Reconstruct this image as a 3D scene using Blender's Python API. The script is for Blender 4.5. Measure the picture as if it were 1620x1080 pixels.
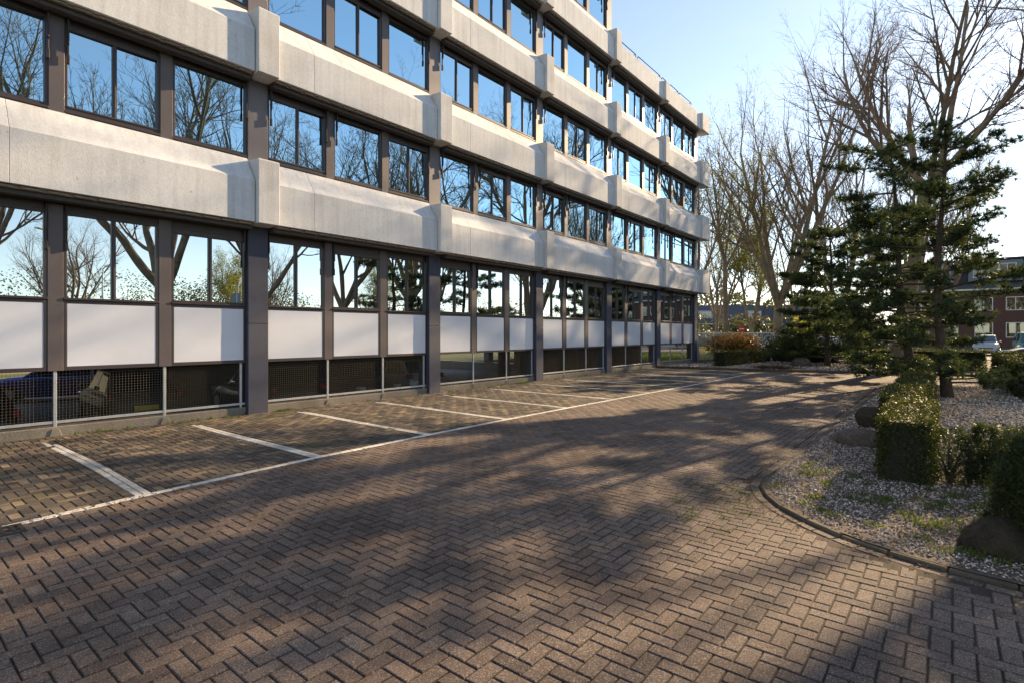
import bpy, bmesh, math, random
import numpy as np
from mathutils import Vector, Matrix, noise as mnoise

R = math.radians
sc = bpy.context.scene
for o in list(bpy.data.objects):
    bpy.data.objects.remove(o)
C = sc.collection

# ------------------------------------------------------------------ camera, sky, sun, exposure
cam_d = bpy.data.cameras.new('camera')
cam = bpy.data.objects.new('camera', cam_d); C.objects.link(cam)
TH = 39.137                                   # view direction, degrees from the facade direction (+X)
cam.location = (0, 0, 1.82)
cam.rotation_euler = (R(90), 0, R(TH - 90))
cam_d.sensor_width = 36
cam_d.lens = 36 * 856.35 / 1620
cam_d.shift_y = -0.00847
cam_d.clip_start = 0.05
cam_d.clip_end = 6000
sc.camera = cam

SUN_AZ, SUN_EL = -12.0, 21.5                   # azimuth from +X (negative = towards -Y)
world = bpy.data.worlds.new('World'); sc.world = world; world.use_nodes = True
wn, wl = world.node_tree.nodes, world.node_tree.links
wn.clear()
w_out = wn.new('ShaderNodeOutputWorld'); w_bg = wn.new('ShaderNodeBackground')
sky = wn.new('ShaderNodeTexSky'); sky.sky_type = 'NISHITA'; sky.sun_disc = False
sky.sun_elevation = R(SUN_EL); sky.sun_rotation = R(90 - SUN_AZ)
sky.air_density = 1.0; sky.dust_density = 0.12; sky.ozone_density = 1.6
w_tc = wn.new('ShaderNodeTexCoord'); w_map = wn.new('ShaderNodeMapping')
w_map.inputs['Scale'].default_value = (1.0, 1.6, 4.0)
w_no = wn.new('ShaderNodeTexNoise'); w_no.inputs['Scale'].default_value = 1.7
w_no.inputs['Detail'].default_value = 7; w_no.inputs['Roughness'].default_value = 0.55
w_ramp = wn.new('ShaderNodeValToRGB')
w_ramp.color_ramp.elements[0].position = 0.44; w_ramp.color_ramp.elements[0].color = (0.28, 0.28, 0.28, 1)
w_ramp.color_ramp.elements[1].position = 0.74; w_ramp.color_ramp.elements[1].color = (0.55, 0.55, 0.55, 1)
w_bw = wn.new('ShaderNodeRGBToBW')
w_mul = wn.new('ShaderNodeMath'); w_mul.operation = 'MULTIPLY_ADD'
w_mul.inputs[1].default_value = 0.85; w_mul.inputs[2].default_value = 0.9
w_cmb = wn.new('ShaderNodeCombineColor')
w_mix = wn.new('ShaderNodeMix'); w_mix.data_type = 'RGBA'
wl.new(w_tc.outputs['Generated'], w_map.inputs['Vector']); wl.new(w_map.outputs[0], w_no.inputs['Vector'])
wl.new(w_no.outputs[0], w_ramp.inputs[0])
wl.new(sky.outputs[0], w_bw.inputs[0]); wl.new(w_bw.outputs[0], w_mul.inputs[0])
for i in range(3): wl.new(w_mul.outputs[0], w_cmb.inputs[i])
wl.new(w_ramp.outputs[0], w_mix.inputs[0]); wl.new(sky.outputs[0], w_mix.inputs[6]); wl.new(w_cmb.outputs[0], w_mix.inputs[7])
wl.new(w_mix.outputs[2], w_bg.inputs[0]); wl.new(w_bg.outputs[0], w_out.inputs[0])
w_bg.inputs[1].default_value = 0.11

sun_d = bpy.data.lights.new('sun', 'SUN'); sun_d.energy = 5.0; sun_d.angle = R(0.55); sun_d.color = (1.0, 0.73, 0.43)
sun = bpy.data.objects.new('sun', sun_d); C.objects.link(sun)
sdir = Vector((math.cos(R(SUN_AZ)) * math.cos(R(SUN_EL)), math.sin(R(SUN_AZ)) * math.cos(R(SUN_EL)), math.sin(R(SUN_EL))))
sun.rotation_euler = sdir.to_track_quat('Z', 'Y').to_euler()
sun.location = sdir * 60

sc.view_settings.view_transform = 'Standard'; sc.view_settings.look = 'None'
sc.view_settings.exposure = 1.3; sc.view_settings.gamma = 1.0
sc.view_settings.use_curve_mapping = False
sc.cycles.max_bounces = 6; sc.cycles.transparent_max_bounces = 6
sc.cycles.glossy_bounces = 4; sc.cycles.caustics_reflective = False; sc.cycles.caustics_refractive = False
try:
    sc.cycles.use_denoising = True
except Exception:
    pass

rng = np.random.default_rng(7)
random.seed(7)

# ------------------------------------------------------------------ helpers: objects
def link(o, parent=None):
    C.objects.link(o)
    if parent is not None:
        o.parent = parent
    return o

def tag(o, label=None, cat=None, group=None, kind=None):
    if label: o['label'] = label
    if cat: o['category'] = cat
    if group: o['group'] = group
    if kind: o['kind'] = kind
    return o

def empty(name, loc=(0, 0, 0), rz=0.0):
    o = bpy.data.objects.new(name, None); o.empty_display_size = 0.3
    o.location = loc; o.rotation_euler = (0, 0, rz)
    return link(o)

def obj(name, me, parent=None, loc=(0, 0, 0), rz=0.0):
    o = bpy.data.objects.new(name, me)
    o.location = loc; o.rotation_euler = (0, 0, rz)
    return link(o, parent)

def np_mesh(name, V, polys, mats, smooth=False, tint=None, mat_idx=None):
    """V (N,3); polys: list of int arrays (M,k)"""
    me = bpy.data.meshes.new(name)
    V = np.asarray(V, dtype=np.float32)
    me.vertices.add(len(V)); me.vertices.foreach_set('co', V.ravel())
    polys = [np.asarray(p, dtype=np.int32) for p in polys if len(p)]
    loops = np.concatenate([p.ravel() for p in polys])
    tot = np.concatenate([np.full(len(p), p.shape[1], dtype=np.int32) for p in polys])
    start = np.concatenate([[0], np.cumsum(tot)[:-1]]).astype(np.int32)
    me.loops.add(len(loops)); me.loops.foreach_set('vertex_index', loops)
    me.polygons.add(len(tot)); me.polygons.foreach_set('loop_start', start)
    try:
        me.polygons.foreach_set('loop_total', tot)
    except Exception:
        pass
    if mat_idx is not None:
        me.polygons.foreach_set('material_index', np.asarray(mat_idx, dtype=np.int32))
    me.polygons.foreach_set('use_smooth', np.full(len(tot), bool(smooth)))
    if tint is not None:
        a = me.attributes.new('tint', 'FLOAT', 'POINT')
        a.data.foreach_set('value', np.asarray(tint, dtype=np.float32))
    for m in (mats if isinstance(mats, (list, tuple)) else [mats]):
        me.materials.append(m)
    me.update(calc_edges=True)
    return me

class MB:
    """collects boxes, prisms and tubes into one mesh"""
    def __init__(s): s.v, s.f = [], []
    def box(s, x0, x1, y0, y1, z0, z1):
        b = len(s.v)
        s.v += [(x0,y0,z0),(x1,y0,z0),(x1,y1,z0),(x0,y1,z0),(x0,y0,z1),(x1,y0,z1),(x1,y1,z1),(x0,y1,z1)]
        s.f += [(b,b+3,b+2,b+1),(b+4,b+5,b+6,b+7),(b,b+1,b+5,b+4),(b+1,b+2,b+6,b+5),(b+2,b+3,b+7,b+6),(b+3,b,b+4,b+7)]
        return s
    def prism(s, prof, a0, a1, axis='x'):
        """profile of (p,q); extruded along axis: x -> (a,p,q), y -> (p,a,q), z -> (p,q,a)"""
        b = len(s.v); n = len(prof)
        mk = {'x': lambda a, p, q: (a, p, q), 'y': lambda a, p, q: (p, a, q), 'z': lambda a, p, q: (p, q, a)}[axis]
        s.v += [mk(a0, p, q) for p, q in prof] + [mk(a1, p, q) for p, q in prof]
        s.f.append(tuple(range(b, b+n))); s.f.append(tuple(range(b+2*n-1, b+n-1, -1)))
        for i in range(n):
            j = (i+1) % n
            s.f.append((b+j, b+i, b+n+i, b+n+j))
        return s
    def tube(s, pts, r, n=8, cap=True):
        pts = [Vector(p) for p in pts]
        rs = r if isinstance(r, (list, tuple)) else [r]*len(pts)
        b = len(s.v)
        for i, p in enumerate(pts):
            t = (pts[min(i+1, len(pts)-1)] - pts[max(i-1, 0)]).normalized()
            ref = Vector((0, 0, 1)) if abs(t.z) < 0.9 else Vector((1, 0, 0))
            a = t.cross(ref).normalized(); c = t.cross(a)
            for k in range(n):
                an = 2*math.pi*k/n
                s.v.append(tuple(p + rs[i]*(math.cos(an)*a + math.sin(an)*c)))
        for i in range(len(pts)-1):
            for k in range(n):
                k2 = (k+1) % n
                s.f.append((b+i*n+k, b+i*n+k2, b+(i+1)*n+k2, b+(i+1)*n+k))
        if cap:
            s.f.append(tuple(b+k for k in range(n-1, -1, -1)))
            s.f.append(tuple(b+(len(pts)-1)*n+k for k in range(n)))
        return s
    def poly(s, pts):
        b = len(s.v); s.v += [tuple(p) for p in pts]; s.f.append(tuple(range(b, b+len(pts)))); return s
    def mesh(s, name, m, bevel=0.0, seg=1, smooth=False):
        me = bpy.data.meshes.new(name)
        me.from_pydata(s.v, [], s.f)
        bm = bmesh.new(); bm.from_mesh(me)
        bmesh.ops.recalc_face_normals(bm, faces=bm.faces)
        if bevel > 0:
            bmesh.ops.bevel(bm, geom=[e for e in bm.edges if e.is_manifold and e.calc_face_angle(0) > 0.3], offset=bevel, segments=seg, affect='EDGES', profile=0.5, clamp_overlap=True)
        bm.to_mesh(me); bm.free()
        if smooth:
            me.polygons.foreach_set('use_smooth', [True]*len(me.polygons))
        for mm in (m if isinstance(m, (list, tuple)) else [m]):
            me.materials.append(mm)
        me.update()
        return me
    def build(s, name, m, parent=None, loc=(0,0,0), rz=0.0, bevel=0.0, seg=1, smooth=False):
        return obj(name, s.mesh(name, m, bevel, seg, smooth), parent, loc, rz)

# ------------------------------------------------------------------ helpers: materials
def new_mat(name):
    m = bpy.data.materials.new(name); m.use_nodes = True
    nt = m.node_tree; nt.nodes.clear()
    out = nt.nodes.new('ShaderNodeOutputMaterial'); b = nt.nodes.new('ShaderNodeBsdfPrincipled')
    nt.links.new(b.outputs[0], out.inputs[0])
    return m, nt, b, out

def n_noise(nt, scale, detail=4, rough=0.55, vec=None, stretch=None):
    n = nt.nodes.new('ShaderNodeTexNoise'); n.inputs['Scale'].default_value = scale
    n.inputs['Detail'].default_value = detail; n.inputs['Roughness'].default_value = rough
    g = nt.nodes.new('ShaderNodeNewGeometry')
    src = g.outputs['Position'] if vec is None else vec
    if stretch:
        mp = nt.nodes.new('ShaderNodeMapping'); mp.inputs['Scale'].default_value = stretch
        nt.links.new(src, mp.inputs['Vector']); src = mp.outputs[0]
    nt.links.new(src, n.inputs['Vector'])
    return n

def n_ramp(nt, fac, stops):
    r = nt.nodes.new('ShaderNodeValToRGB')
    el = r.color_ramp.elements
    while len(el) < len(stops): el.new(0.5)
    for e, (p, c) in zip(el, stops):
        e.position = p; e.color = (*c, 1) if len(c) == 3 else c
    nt.links.new(fac, r.inputs[0])
    return r

def n_mix(nt, fac, a, b, mode='MIX'):
    m = nt.nodes.new('ShaderNodeMix'); m.data_type = 'RGBA'; m.blend_type = mode
    for s_, v in ((0, fac), (6, a), (7, b)):
        if hasattr(v, 'is_output') or hasattr(v, 'links'):
            nt.links.new(v, m.inputs[s_])
        elif s_ == 0: m.inputs[0].default_value = v
        else: m.inputs[s_].default_value = (*v, 1)
    return m.outputs[2]

def n_bump(nt, height, strength, dist, b, prev=None):
    bp = nt.nodes.new('ShaderNodeBump'); bp.inputs['Strength'].default_value = strength; bp.inputs['Distance'].default_value = dist
    nt.links.new(height, bp.inputs['Height'])
    if prev is not None: nt.links.new(prev, bp.inputs['Normal'])
    nt.links.new(bp.outputs[0], b.inputs['Normal'])
    return bp.outputs[0]

def simple(name, col, rough=0.6, metal=0.0, var=0.0, scale=6.0, bump=0.0, bscale=80.0, spec=None, stretch=None, col2=None):
    m, nt, b, out = new_mat(name)
    b.inputs['Roughness'].default_value = rough; b.inputs['Metallic'].default_value = metal
    if spec is not None: b.inputs['Specular IOR Level'].default_value = spec
    if var > 0 or col2:
        n = n_noise(nt, scale, 5, 0.6, stretch=stretch)
        lo = tuple(max(0, c*(1-var)) for c in col); hi = tuple(min(1, c*(1+var)) for c in col)
        if col2: lo, hi = col, col2
        r = n_ramp(nt, n.outputs[0], [(0.3, lo), (0.7, hi)])
        nt.links.new(r.outputs[0], b.inputs['Base Color'])
    else:
        b.inputs['Base Color'].default_value = (*col, 1)
    if bump > 0:
        n2 = n_noise(nt, bscale, 3, 0.6)
        n_bump(nt, n2.outputs[0], bump, 0.01, b)
    return m

def mat_concrete(name, col, dark, streak=True, grain=0.5):
    m, nt, b, out = new_mat(name)
    n1 = n_noise(nt, 0.9, 5, 0.6); n2 = n_noise(nt, 26, 4, 0.7)
    c1 = n_ramp(nt, n1.outputs[0], [(0.32, dark), (0.62, col)]).outputs[0]
    c2 = n_ramp(nt, n2.outputs[0], [(0.30, (0.86, 0.85, 0.84)), (0.60, (1, 1, 1))]).outputs[0]
    c = n_mix(nt, 1.0, c1, c2, 'MULTIPLY')
    if streak:
        n3 = n_noise(nt, 5.0, 4, 0.65, stretch=(1.6, 1.0, 0.10))
        c3 = n_ramp(nt, n3.outputs[0], [(0.33, (0.70, 0.67, 0.63)), (0.55, (1, 1, 1))]).outputs[0]
        c = n_mix(nt, 0.4, c, c3, 'MULTIPLY')
        n4 = n_noise(nt, 9.0, 2, 0.5)
        c4 = n_ramp(nt, n4.outputs[0], [(0.20, (0.45, 0.42, 0.38)), (0.27, (1, 1, 1))]).outputs[0]
        c = n_mix(nt, 0.6, c, c4, 'MULTIPLY')
    nt.links.new(c, b.inputs['Base Color']); b.inputs['Roughness'].default_value = 0.9
    b.inputs['Specular IOR Level'].default_value = 0.25
    nb = n_noise(nt, 42, 3, 0.75); p = n_bump(nt, nb.outputs[0], grain, 0.02, b)
    nb2 = n_noise(nt, 7, 3, 0.6); n_bump(nt, nb2.outputs[0], grain*0.35, 0.02, b, p)
    return m

def mat_paver(name, stops, speck=0.75, stain=(0.55, 0.5, 0.46), moss=None):
    m, nt, b, out = new_mat(name)
    at = nt.nodes.new('ShaderNodeAttribute'); at.attribute_name = 'tint'
    c = n_ramp(nt, at.outputs['Fac'], stops).outputs[0]
    ns = n_noise(nt, 85, 3, 0.85)
    cs = n_ramp(nt, ns.outputs[0], [(0.34, (0.50, 0.49, 0.48)), (0.50, (0.95, 0.95, 0.95)), (0.57, (1.4, 1.38, 1.35)), (0.63, (3.2, 3.1, 2.9))]).outputs[0]
    c = n_mix(nt, speck, c, cs, 'MULTIPLY')
    nf = n_noise(nt, 120, 1, 0.5)
    ff = n_ramp(nt, nf.outputs[0], [(0.64, (0, 0, 0)), (0.70, (speck*0.8,)*3)]).outputs[0]
    c = n_mix(nt, ff, c, (0.55, 0.50, 0.44))
    nl = n_noise(nt, 0.8, 7, 0.7)
    cl = n_ramp(nt, nl.outputs[0], [(0.35, stain), (0.60, (1, 1, 1))]).outputs[0]
    c = n_mix(nt, 0.75, c, cl, 'MULTIPLY')
    nd = n_noise(nt, 14, 4, 0.7)
    cd = n_ramp(nt, nd.outputs[0], [(0.34, (0.62, 0.60, 0.58)), (0.55, (1, 1, 1))]).outputs[0]
    c = n_mix(nt, 0.6, c, cd, 'MULTIPLY')
    if moss:
        n5 = n_noise(nt, 1.1, 5, 0.7, stretch=(0.45, 1.6, 1))
        f5 = n_ramp(nt, n5.outputs[0], [(moss[0], (0, 0, 0)), (moss[0]+0.12, (1, 1, 1))]).outputs[0]
        n6 = n_noise(nt, 30, 3, 0.7)
        f6 = n_mix(nt, 1.0, f5, n_ramp(nt, n6.outputs[0], [(0.4, (0.1, 0.1, 0.1)), (0.6, (0.8, 0.8, 0.8))]).outputs[0], 'MULTIPLY')
        c = n_mix(nt, f6, c, moss[1])
    nt.links.new(c, b.inputs['Base Color']); b.inputs['Roughness'].default_value = 0.82
    b.inputs['Specular IOR Level'].default_value = 0.35
    nb = n_noise(nt, 150, 3, 0.8); n_bump(nt, nb.outputs[0], 0.55, 0.006, b)
    return m

def mat_leaf(name, cols, trans=0.35, rough=0.5, tcol=None, spec=0.35):
    m, nt, b, out = new_mat(name)
    at = nt.nodes.new('ShaderNodeAttribute'); at.attribute_name = 'tint'
    k = len(cols)
    c = n_ramp(nt, at.outputs['Fac'], [(i/(k-1), cc) for i, cc in enumerate(cols)]).outputs[0]
    nt.links.new(c, b.inputs['Base Color']); b.inputs['Roughness'].default_value = rough
    b.inputs['Specular IOR Level'].default_value = spec
    if trans > 0:
        t = nt.nodes.new('ShaderNodeBsdfTranslucent')
        tc = n_mix(nt, 1.0, c, tcol or (1.5, 1.5, 0.8), 'MULTIPLY')
        nt.links.new(tc, t.inputs[0])
        mx = nt.nodes.new('ShaderNodeMixShader'); mx.inputs[0].default_value = trans
        nt.links.new(b.outputs[0], mx.inputs[1]); nt.links.new(t.outputs[0], mx.inputs[2]); nt.links.new(mx.outputs[0], out.inputs[0])
    return m

def mat_glass(name, refl=0.70, tint=(0.50, 0.77, 0.93), dark=(0.012, 0.014, 0.018), wave=0.012):
    """solar-control glazing: strong mirror coating over a dark interior"""
    m, nt, b, out = new_mat(name)
    b.inputs['Base Color'].default_value = (*dark, 1); b.inputs['Roughness'].default_value = 0.4
    b.inputs['Specular IOR Level'].default_value = 0.0
    g = nt.nodes.new('ShaderNodeBsdfGlossy'); g.inputs['Color'].default_value = (*tint, 1); g.inputs['Roughness'].default_value = 0.0
    lw = nt.nodes.new('ShaderNodeLayerWeight'); lw.inputs[0].default_value = 0.45
    ma = nt.nodes.new('ShaderNodeMath'); ma.operation = 'MULTIPLY_ADD'; ma.use_clamp = True
    ma.inputs[1].default_value = 0.45; ma.inputs[2].default_value = refl
    nt.links.new(lw.outputs['Fresnel'], ma.inputs[0])
    mx = nt.nodes.new('ShaderNodeMixShader')
    nt.links.new(ma.outputs[0], mx.inputs[0]); nt.links.new(b.outputs[0], mx.inputs[1]); nt.links.new(g.outputs[0], mx.inputs[2])
    nt.links.new(mx.outputs[0], out.inputs[0])
    if wave > 0:
        n = n_noise(nt, 0.9, 1, 0.4)
        bp = nt.nodes.new('ShaderNodeBump'); bp.inputs['Strength'].default_value = wave; bp.inputs['Distance'].default_value = 0.25
        nt.links.new(n.outputs[0], bp.inputs['Height']); nt.links.new(bp.outputs[0], g.inputs['Normal'])
    return m

M = {}
M['concrete'] = mat_concrete('facade_concrete', (0.755, 0.775, 0.81), (0.665, 0.68, 0.705), grain=0.22)
M['concrete_pier'] = mat_concrete('pier_concrete', (0.71, 0.72, 0.74), (0.60, 0.60, 0.605), grain=0.25)
M['plinth'] = mat_concrete('plinth_concrete', (0.26, 0.24, 0.21), (0.17, 0.155, 0.13), grain=0.6)
M['kerb'] = mat_concrete('kerb_concrete', (0.15, 0.122, 0.09), (0.075, 0.063, 0.045), grain=0.7)
M['column'] = simple('column_paint', (0.047, 0.053, 0.088), 0.62, var=0.16, scale=3.5, bump=0.25, bscale=70)
M['clad'] = simple('column_cladding', (0.165, 0.150, 0.162), 0.5, var=0.06, scale=2, metal=0.15)
M['frame'] = simple('window_frame_brown', (0.058, 0.044, 0.046), 0.42, var=0.08, scale=3)
M['mullion'] = simple('mullion_cladding', (0.125, 0.105, 0.108), 0.5, var=0.06, scale=3, metal=0.1)
M['dark'] = simple('dark_lining', (0.018, 0.017, 0.020), 0.7)
M['screen'] = simple('sunscreen_box', (0.060, 0.050, 0.046), 0.55, var=0.2, scale=8)
M['rail'] = simple('sunscreen_rail', (0.26, 0.20, 0.15), 0.45, metal=0.3, var=0.25, scale=14)
M['arm'] = simple('sunscreen_arm', (0.035, 0.028, 0.028), 0.4, metal=0.4)
M['panel'] = simple('white_infill_panel', (0.70, 0.735, 0.83), 0.25, var=0.04, scale=1.4)
M['glass'] = mat_glass('reflective_glass')
M['glass_low'] = mat_glass('ground_floor_glass', refl=0.66, tint=(0.82, 0.92, 0.96))
M['galv'] = simple('galvanised_steel', (0.50, 0.53, 0.55), 0.45, metal=0.6, var=0.12, scale=9)
M['wire'] = simple('grille_wire', (0.17, 0.15, 0.12), 0.5, metal=0.3)
M['railing'] = simple('roof_railing_paint', (0.05, 0.055, 0.065), 0.4, metal=0.3)
M['roof'] = simple('roof_felt', (0.10, 0.10, 0.10), 0.9, var=0.2)
M['garage_floor'] = simple('garage_floor_concrete', (0.11, 0.105, 0.10), 0.8, var=0.2, scale=1.2, bump=0.2)
M['wood'] = simple('timber_wall', (0.20, 0.115, 0.065), 0.7, var=0.35, scale=3, stretch=(6, 6, 0.5))
M['paver'] = mat_paver('driveway_paver', [(0.0, (0.024, 0.018, 0.015)), (0.20, (0.084, 0.064, 0.056)), (0.45, (0.142, 0.108, 0.092)), (0.75, (0.192, 0.147, 0.122)), (1.0, (0.262, 0.202, 0.165))], stain=(0.45, 0.40, 0.37))
M['bay_paver'] = mat_paver('parking_bay_paver', [(0.0, (0.030, 0.024, 0.020)), (0.20, (0.070, 0.064, 0.060)), (0.45, (0.125, 0.103, 0.085)), (0.72, (0.195, 0.152, 0.110)), (1.0, (0.31, 0.245, 0.165))], speck=0.35, moss=(0.56, (0.115, 0.115, 0.035)))
M['white_paver'] = mat_paver('white_line_paver', [(0.0, (0.55, 0.53, 0.50)), (1.0, (0.80, 0.79, 0.76))], speck=0.12, stain=(0.62, 0.58, 0.53))
M['sand'] = simple('joint_sand', (0.048, 0.036, 0.028), 0.95, var=0.4, scale=9, bump=0.5, bscale=120)
M['soil'] = simple('bed_soil', (0.10, 0.078, 0.062), 0.95, var=0.5, scale=7, bump=0.8, bscale=60)
M['grass_ground'] = simple('lawn_soil', (0.050, 0.075, 0.022), 0.95, col2=(0.095, 0.12, 0.035), scale=0.6, bump=0.6, bscale=40)
M['asphalt'] = simple('asphalt', (0.055, 0.055, 0.058), 0.88, var=0.25, scale=1.5, bump=0.4, bscale=160)
M['bark'] = simple('plane_bark', (0.15, 0.115, 0.078), 0.9, col2=(0.29, 0.225, 0.15), scale=2.2, bump=0.5, bscale=18)
M['twig'] = simple('twig_bark', (0.20, 0.150, 0.105), 0.9, var=0.3, scale=3)
M['pine_bark'] = simple('pine_bark', (0.070, 0.050, 0.036), 0.95, var=0.4, scale=9, bump=0.9, bscale=30)
M['needle'] = mat_leaf('pine_needles', [(0.026, 0.046, 0.026), (0.054, 0.082, 0.036), (0.135, 0.150, 0.044)], trans=0.34, rough=0.45, tcol=(1.5, 1.5, 0.7))
M['hedge'] = mat_leaf('box_hedge_leaves', [(0.020, 0.032, 0.010), (0.045, 0.062, 0.016), (0.115, 0.120, 0.032)], trans=0.30, rough=0.55, tcol=(1.7, 1.5, 0.6), spec=0.2)
M['yew'] = mat_leaf('yew_needles', [(0.014, 0.026, 0.010), (0.030, 0.050, 0.013), (0.10, 0.115, 0.025)], trans=0.35, rough=0.4, tcol=(1.7, 1.6, 0.5))
M['hedge_core'] = simple('hedge_core', (0.018, 0.018, 0.009), 0.95, var=0.4, scale=12)
M['photinia'] = mat_leaf('photinia_leaves', [(0.030, 0.036, 0.014), (0.085, 0.065, 0.016), (0.42, 0.20, 0.03), (0.55, 0.32, 0.05)], trans=0.35, rough=0.35, tcol=(1.5, 1.2, 0.6))
M['laurel'] = mat_leaf('rhododendron_leaves', [(0.016, 0.028, 0.012), (0.034, 0.050, 0.018), (0.085, 0.095, 0.040)], trans=0.12, rough=0.22, spec=0.6)
M['spring'] = mat_leaf('spring_leaves', [(0.13, 0.155, 0.020), (0.21, 0.225, 0.030), (0.32, 0.30, 0.05)], trans=0.5, rough=0.5, tcol=(1.5, 1.4, 0.6))
M['grass'] = mat_leaf('grass_blades', [(0.040, 0.070, 0.014), (0.075, 0.115, 0.020), (0.145, 0.175, 0.035)], trans=0.4, rough=0.5, tcol=(1.5, 1.5, 0.6))
M['flower'] = mat_leaf('yellow_flowers', [(0.60, 0.48, 0.02), (0.75, 0.60, 0.03)], trans=0.3)
M['litter'] = mat_leaf('dead_leaves', [(0.055, 0.032, 0.018), (0.12, 0.068, 0.034), (0.24, 0.155, 0.080)], trans=0.15, rough=0.8, spec=0.1)
M['pebble'] = mat_leaf('gravel_chips', [(0.09, 0.068, 0.052), (0.26, 0.205, 0.17), (0.55, 0.465, 0.41), (0.80, 0.74, 0.68)], trans=0.0, rough=0.75, spec=0.3)
def mat_boulder(name, c0, c1, moss):
    m, nt, b, out = new_mat(name)
    n1 = n_noise(nt, 11, 6, 0.7); c = n_ramp(nt, n1.outputs[0], [(0.3, c0), (0.7, c1)]).outputs[0]
    n2 = n_noise(nt, 5, 5, 0.7); f = n_ramp(nt, n2.outputs[0], [(0.48, (0, 0, 0)), (0.62, (0.8, 0.8, 0.8))]).outputs[0]
    c = n_mix(nt, f, c, moss)
    n4 = n_noise(nt, 60, 3, 0.8); c = n_mix(nt, 0.8, c, n_ramp(nt, n4.outputs[0], [(0.35, (0.55, 0.55, 0.55)), (0.65, (1.35, 1.3, 1.25))]).outputs[0], 'MULTIPLY')
    nt.links.new(c, b.inputs['Base Color']); b.inputs['Roughness'].default_value = 0.9; b.inputs['Specular IOR Level'].default_value = 0.25
    n3 = n_noise(nt, 14, 6, 0.75); n_bump(nt, n3.outputs[0], 1.0, 0.05, b)
    return m
M['boulder'] = mat_boulder('mossy_boulder', (0.030, 0.023, 0.018), (0.085, 0.066, 0.050), (0.045, 0.046, 0.018))
M['boulder2'] = mat_boulder('granite_boulder', (0.10, 0.076, 0.068), (0.24, 0.19, 0.175), (0.11, 0.10, 0.07))
M['far_green'] = mat_leaf('far_foliage', [(0.028, 0.042, 0.014), (0.06, 0.075, 0.022), (0.12, 0.12, 0.04), (0.16, 0.105, 0.05)], trans=0.25)
M['brick'] = simple('house_brick', (0.115, 0.060, 0.050), 0.85, var=0.22, scale=5, bump=0.3, bscale=30)
M['roof_tile'] = simple('slate_roof', (0.060, 0.066, 0.082), 0.7, var=0.25, scale=4, bump=0.4, bscale=14)
M['white_paint'] = simple('white_paint', (0.74, 0.74, 0.72), 0.5, var=0.05)
M['grey_panel'] = simple('dormer_cladding', (0.17, 0.205, 0.25), 0.6, var=0.08)
M['car_glass'] = mat_glass('car_glass', 0.10, (0.9, 1.0, 1.0), (0.02, 0.026, 0.028), 0)
M['tyre'] = simple('tyre_rubber', (0.022, 0.022, 0.022), 0.85)
M['rim'] = simple('alloy_rim', (0.45, 0.46, 0.48), 0.35, metal=0.8)
M['plastic'] = simple('black_plastic', (0.020, 0.020, 0.021), 0.5)
M['red_lamp'] = simple('red_lamp_plastic', (0.22, 0.010, 0.010), 0.25)
M['clear_lamp'] = simple('headlamp_plastic', (0.62, 0.64, 0.66), 0.15, metal=0.3)
M['plate'] = simple('yellow_number_plate', (0.75, 0.52, 0.03), 0.5)
M['iron'] = simple('cast_iron', (0.055, 0.048, 0.042), 0.7, metal=0.4, var=0.3, scale=20, bump=0.4)
M['black'] = simple('drain_dark', (0.006, 0.006, 0.006), 0.9)
M['bench_white'] = simple('pale_render', (0.52, 0.50, 0.47), 0.8, var=0.08)
M['sign_blue'] = simple('sign_blue', (0.02, 0.10, 0.40), 0.4)
M['sign_red'] = simple('sign_red', (0.5, 0.03, 0.03), 0.4)

def paint(name, col, metal=0.3):
    m, nt, b, out = new_mat(name)
    b.inputs['Base Color'].default_value = (*col, 1); b.inputs['Metallic'].default_value = metal
    b.inputs['Roughness'].default_value = 0.4; b.inputs['Coat Weight'].default_value = 0.35; b.inputs['Coat Roughness'].default_value = 0.12
    if name.endswith('grey'): b.inputs['Coat Weight'].default_value = 0.0; b.inputs['Specular IOR Level'].default_value = 0.2
    return m
PAINT = {k: paint('car_paint_' + k, v) for k, v in dict(black=(0.012, 0.012, 0.014), grey=(0.055, 0.062, 0.055), blue=(0.02, 0.05, 0.28), silver=(0.42, 0.46, 0.50), teal=(0.03, 0.20, 0.22), navy=(0.015, 0.022, 0.05), white=(0.62, 0.66, 0.70)).items()}

# ------------------------------------------------------------------ layout of the site (metres; X along the facade, Y towards it)
WALL = 12.21            # front of the ground-floor columns
COLU = [5.665 + 5.4*j for j in range(-2, 6)]   # left edge of each column
CW = 0.455
LEV = [4.24 + 3.30*i for i in range(5)]        # undersides of the concrete spandrels
U_END = 33.12

def line_v(u):          # the white line between driveway and parking bays
    return float(np.interp(u, [-6, 0, 2.1, 4.4, 7, 11, 17, 25], [6.3, 6.80, 7.04, 7.24, 7.30, 7.28, 7.12, 7.0]))

# kerb of the planting bed beside the driveway
ISL = [(23.8, 1.76), (16.5, 1.78), (12.5, 1.78), (9.7, 1.79), (7.95, 1.79), (7.25, 1.79), (6.85, 1.74), (6.50, 1.60), (6.18, 1.40), (5.92, 1.15), (5.70, 0.88), (5.52, 0.58), (5.40, 0.28), (5.32, -0.06), (5.27, -0.45), (5.25, -1.2), (5.25, -3.6)]
ISL_POLY = ISL + [(23.8, -3.6)]
FAR = [(26.85, 12.1), (27.1, 10.7), (27.5, 9.1), (27.75, 7.0), (28.7, 3.6), (29.2, 1.6), (29.9, -1.5), (30.8, -5)]

def in_poly(px, py, poly):
    px = np.asarray(px); py = np.asarray(py)
    ins = np.zeros(px.shape, bool); n = len(poly); j = n-1
    for i in range(n):
        xi, yi = poly[i]; xj, yj = poly[j]
        cond = ((yi > py) != (yj > py)) & (px < (xj-xi)*(py-yi)/(yj-yi+1e-12) + xi)
        ins ^= cond; j = i
    return ins

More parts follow.
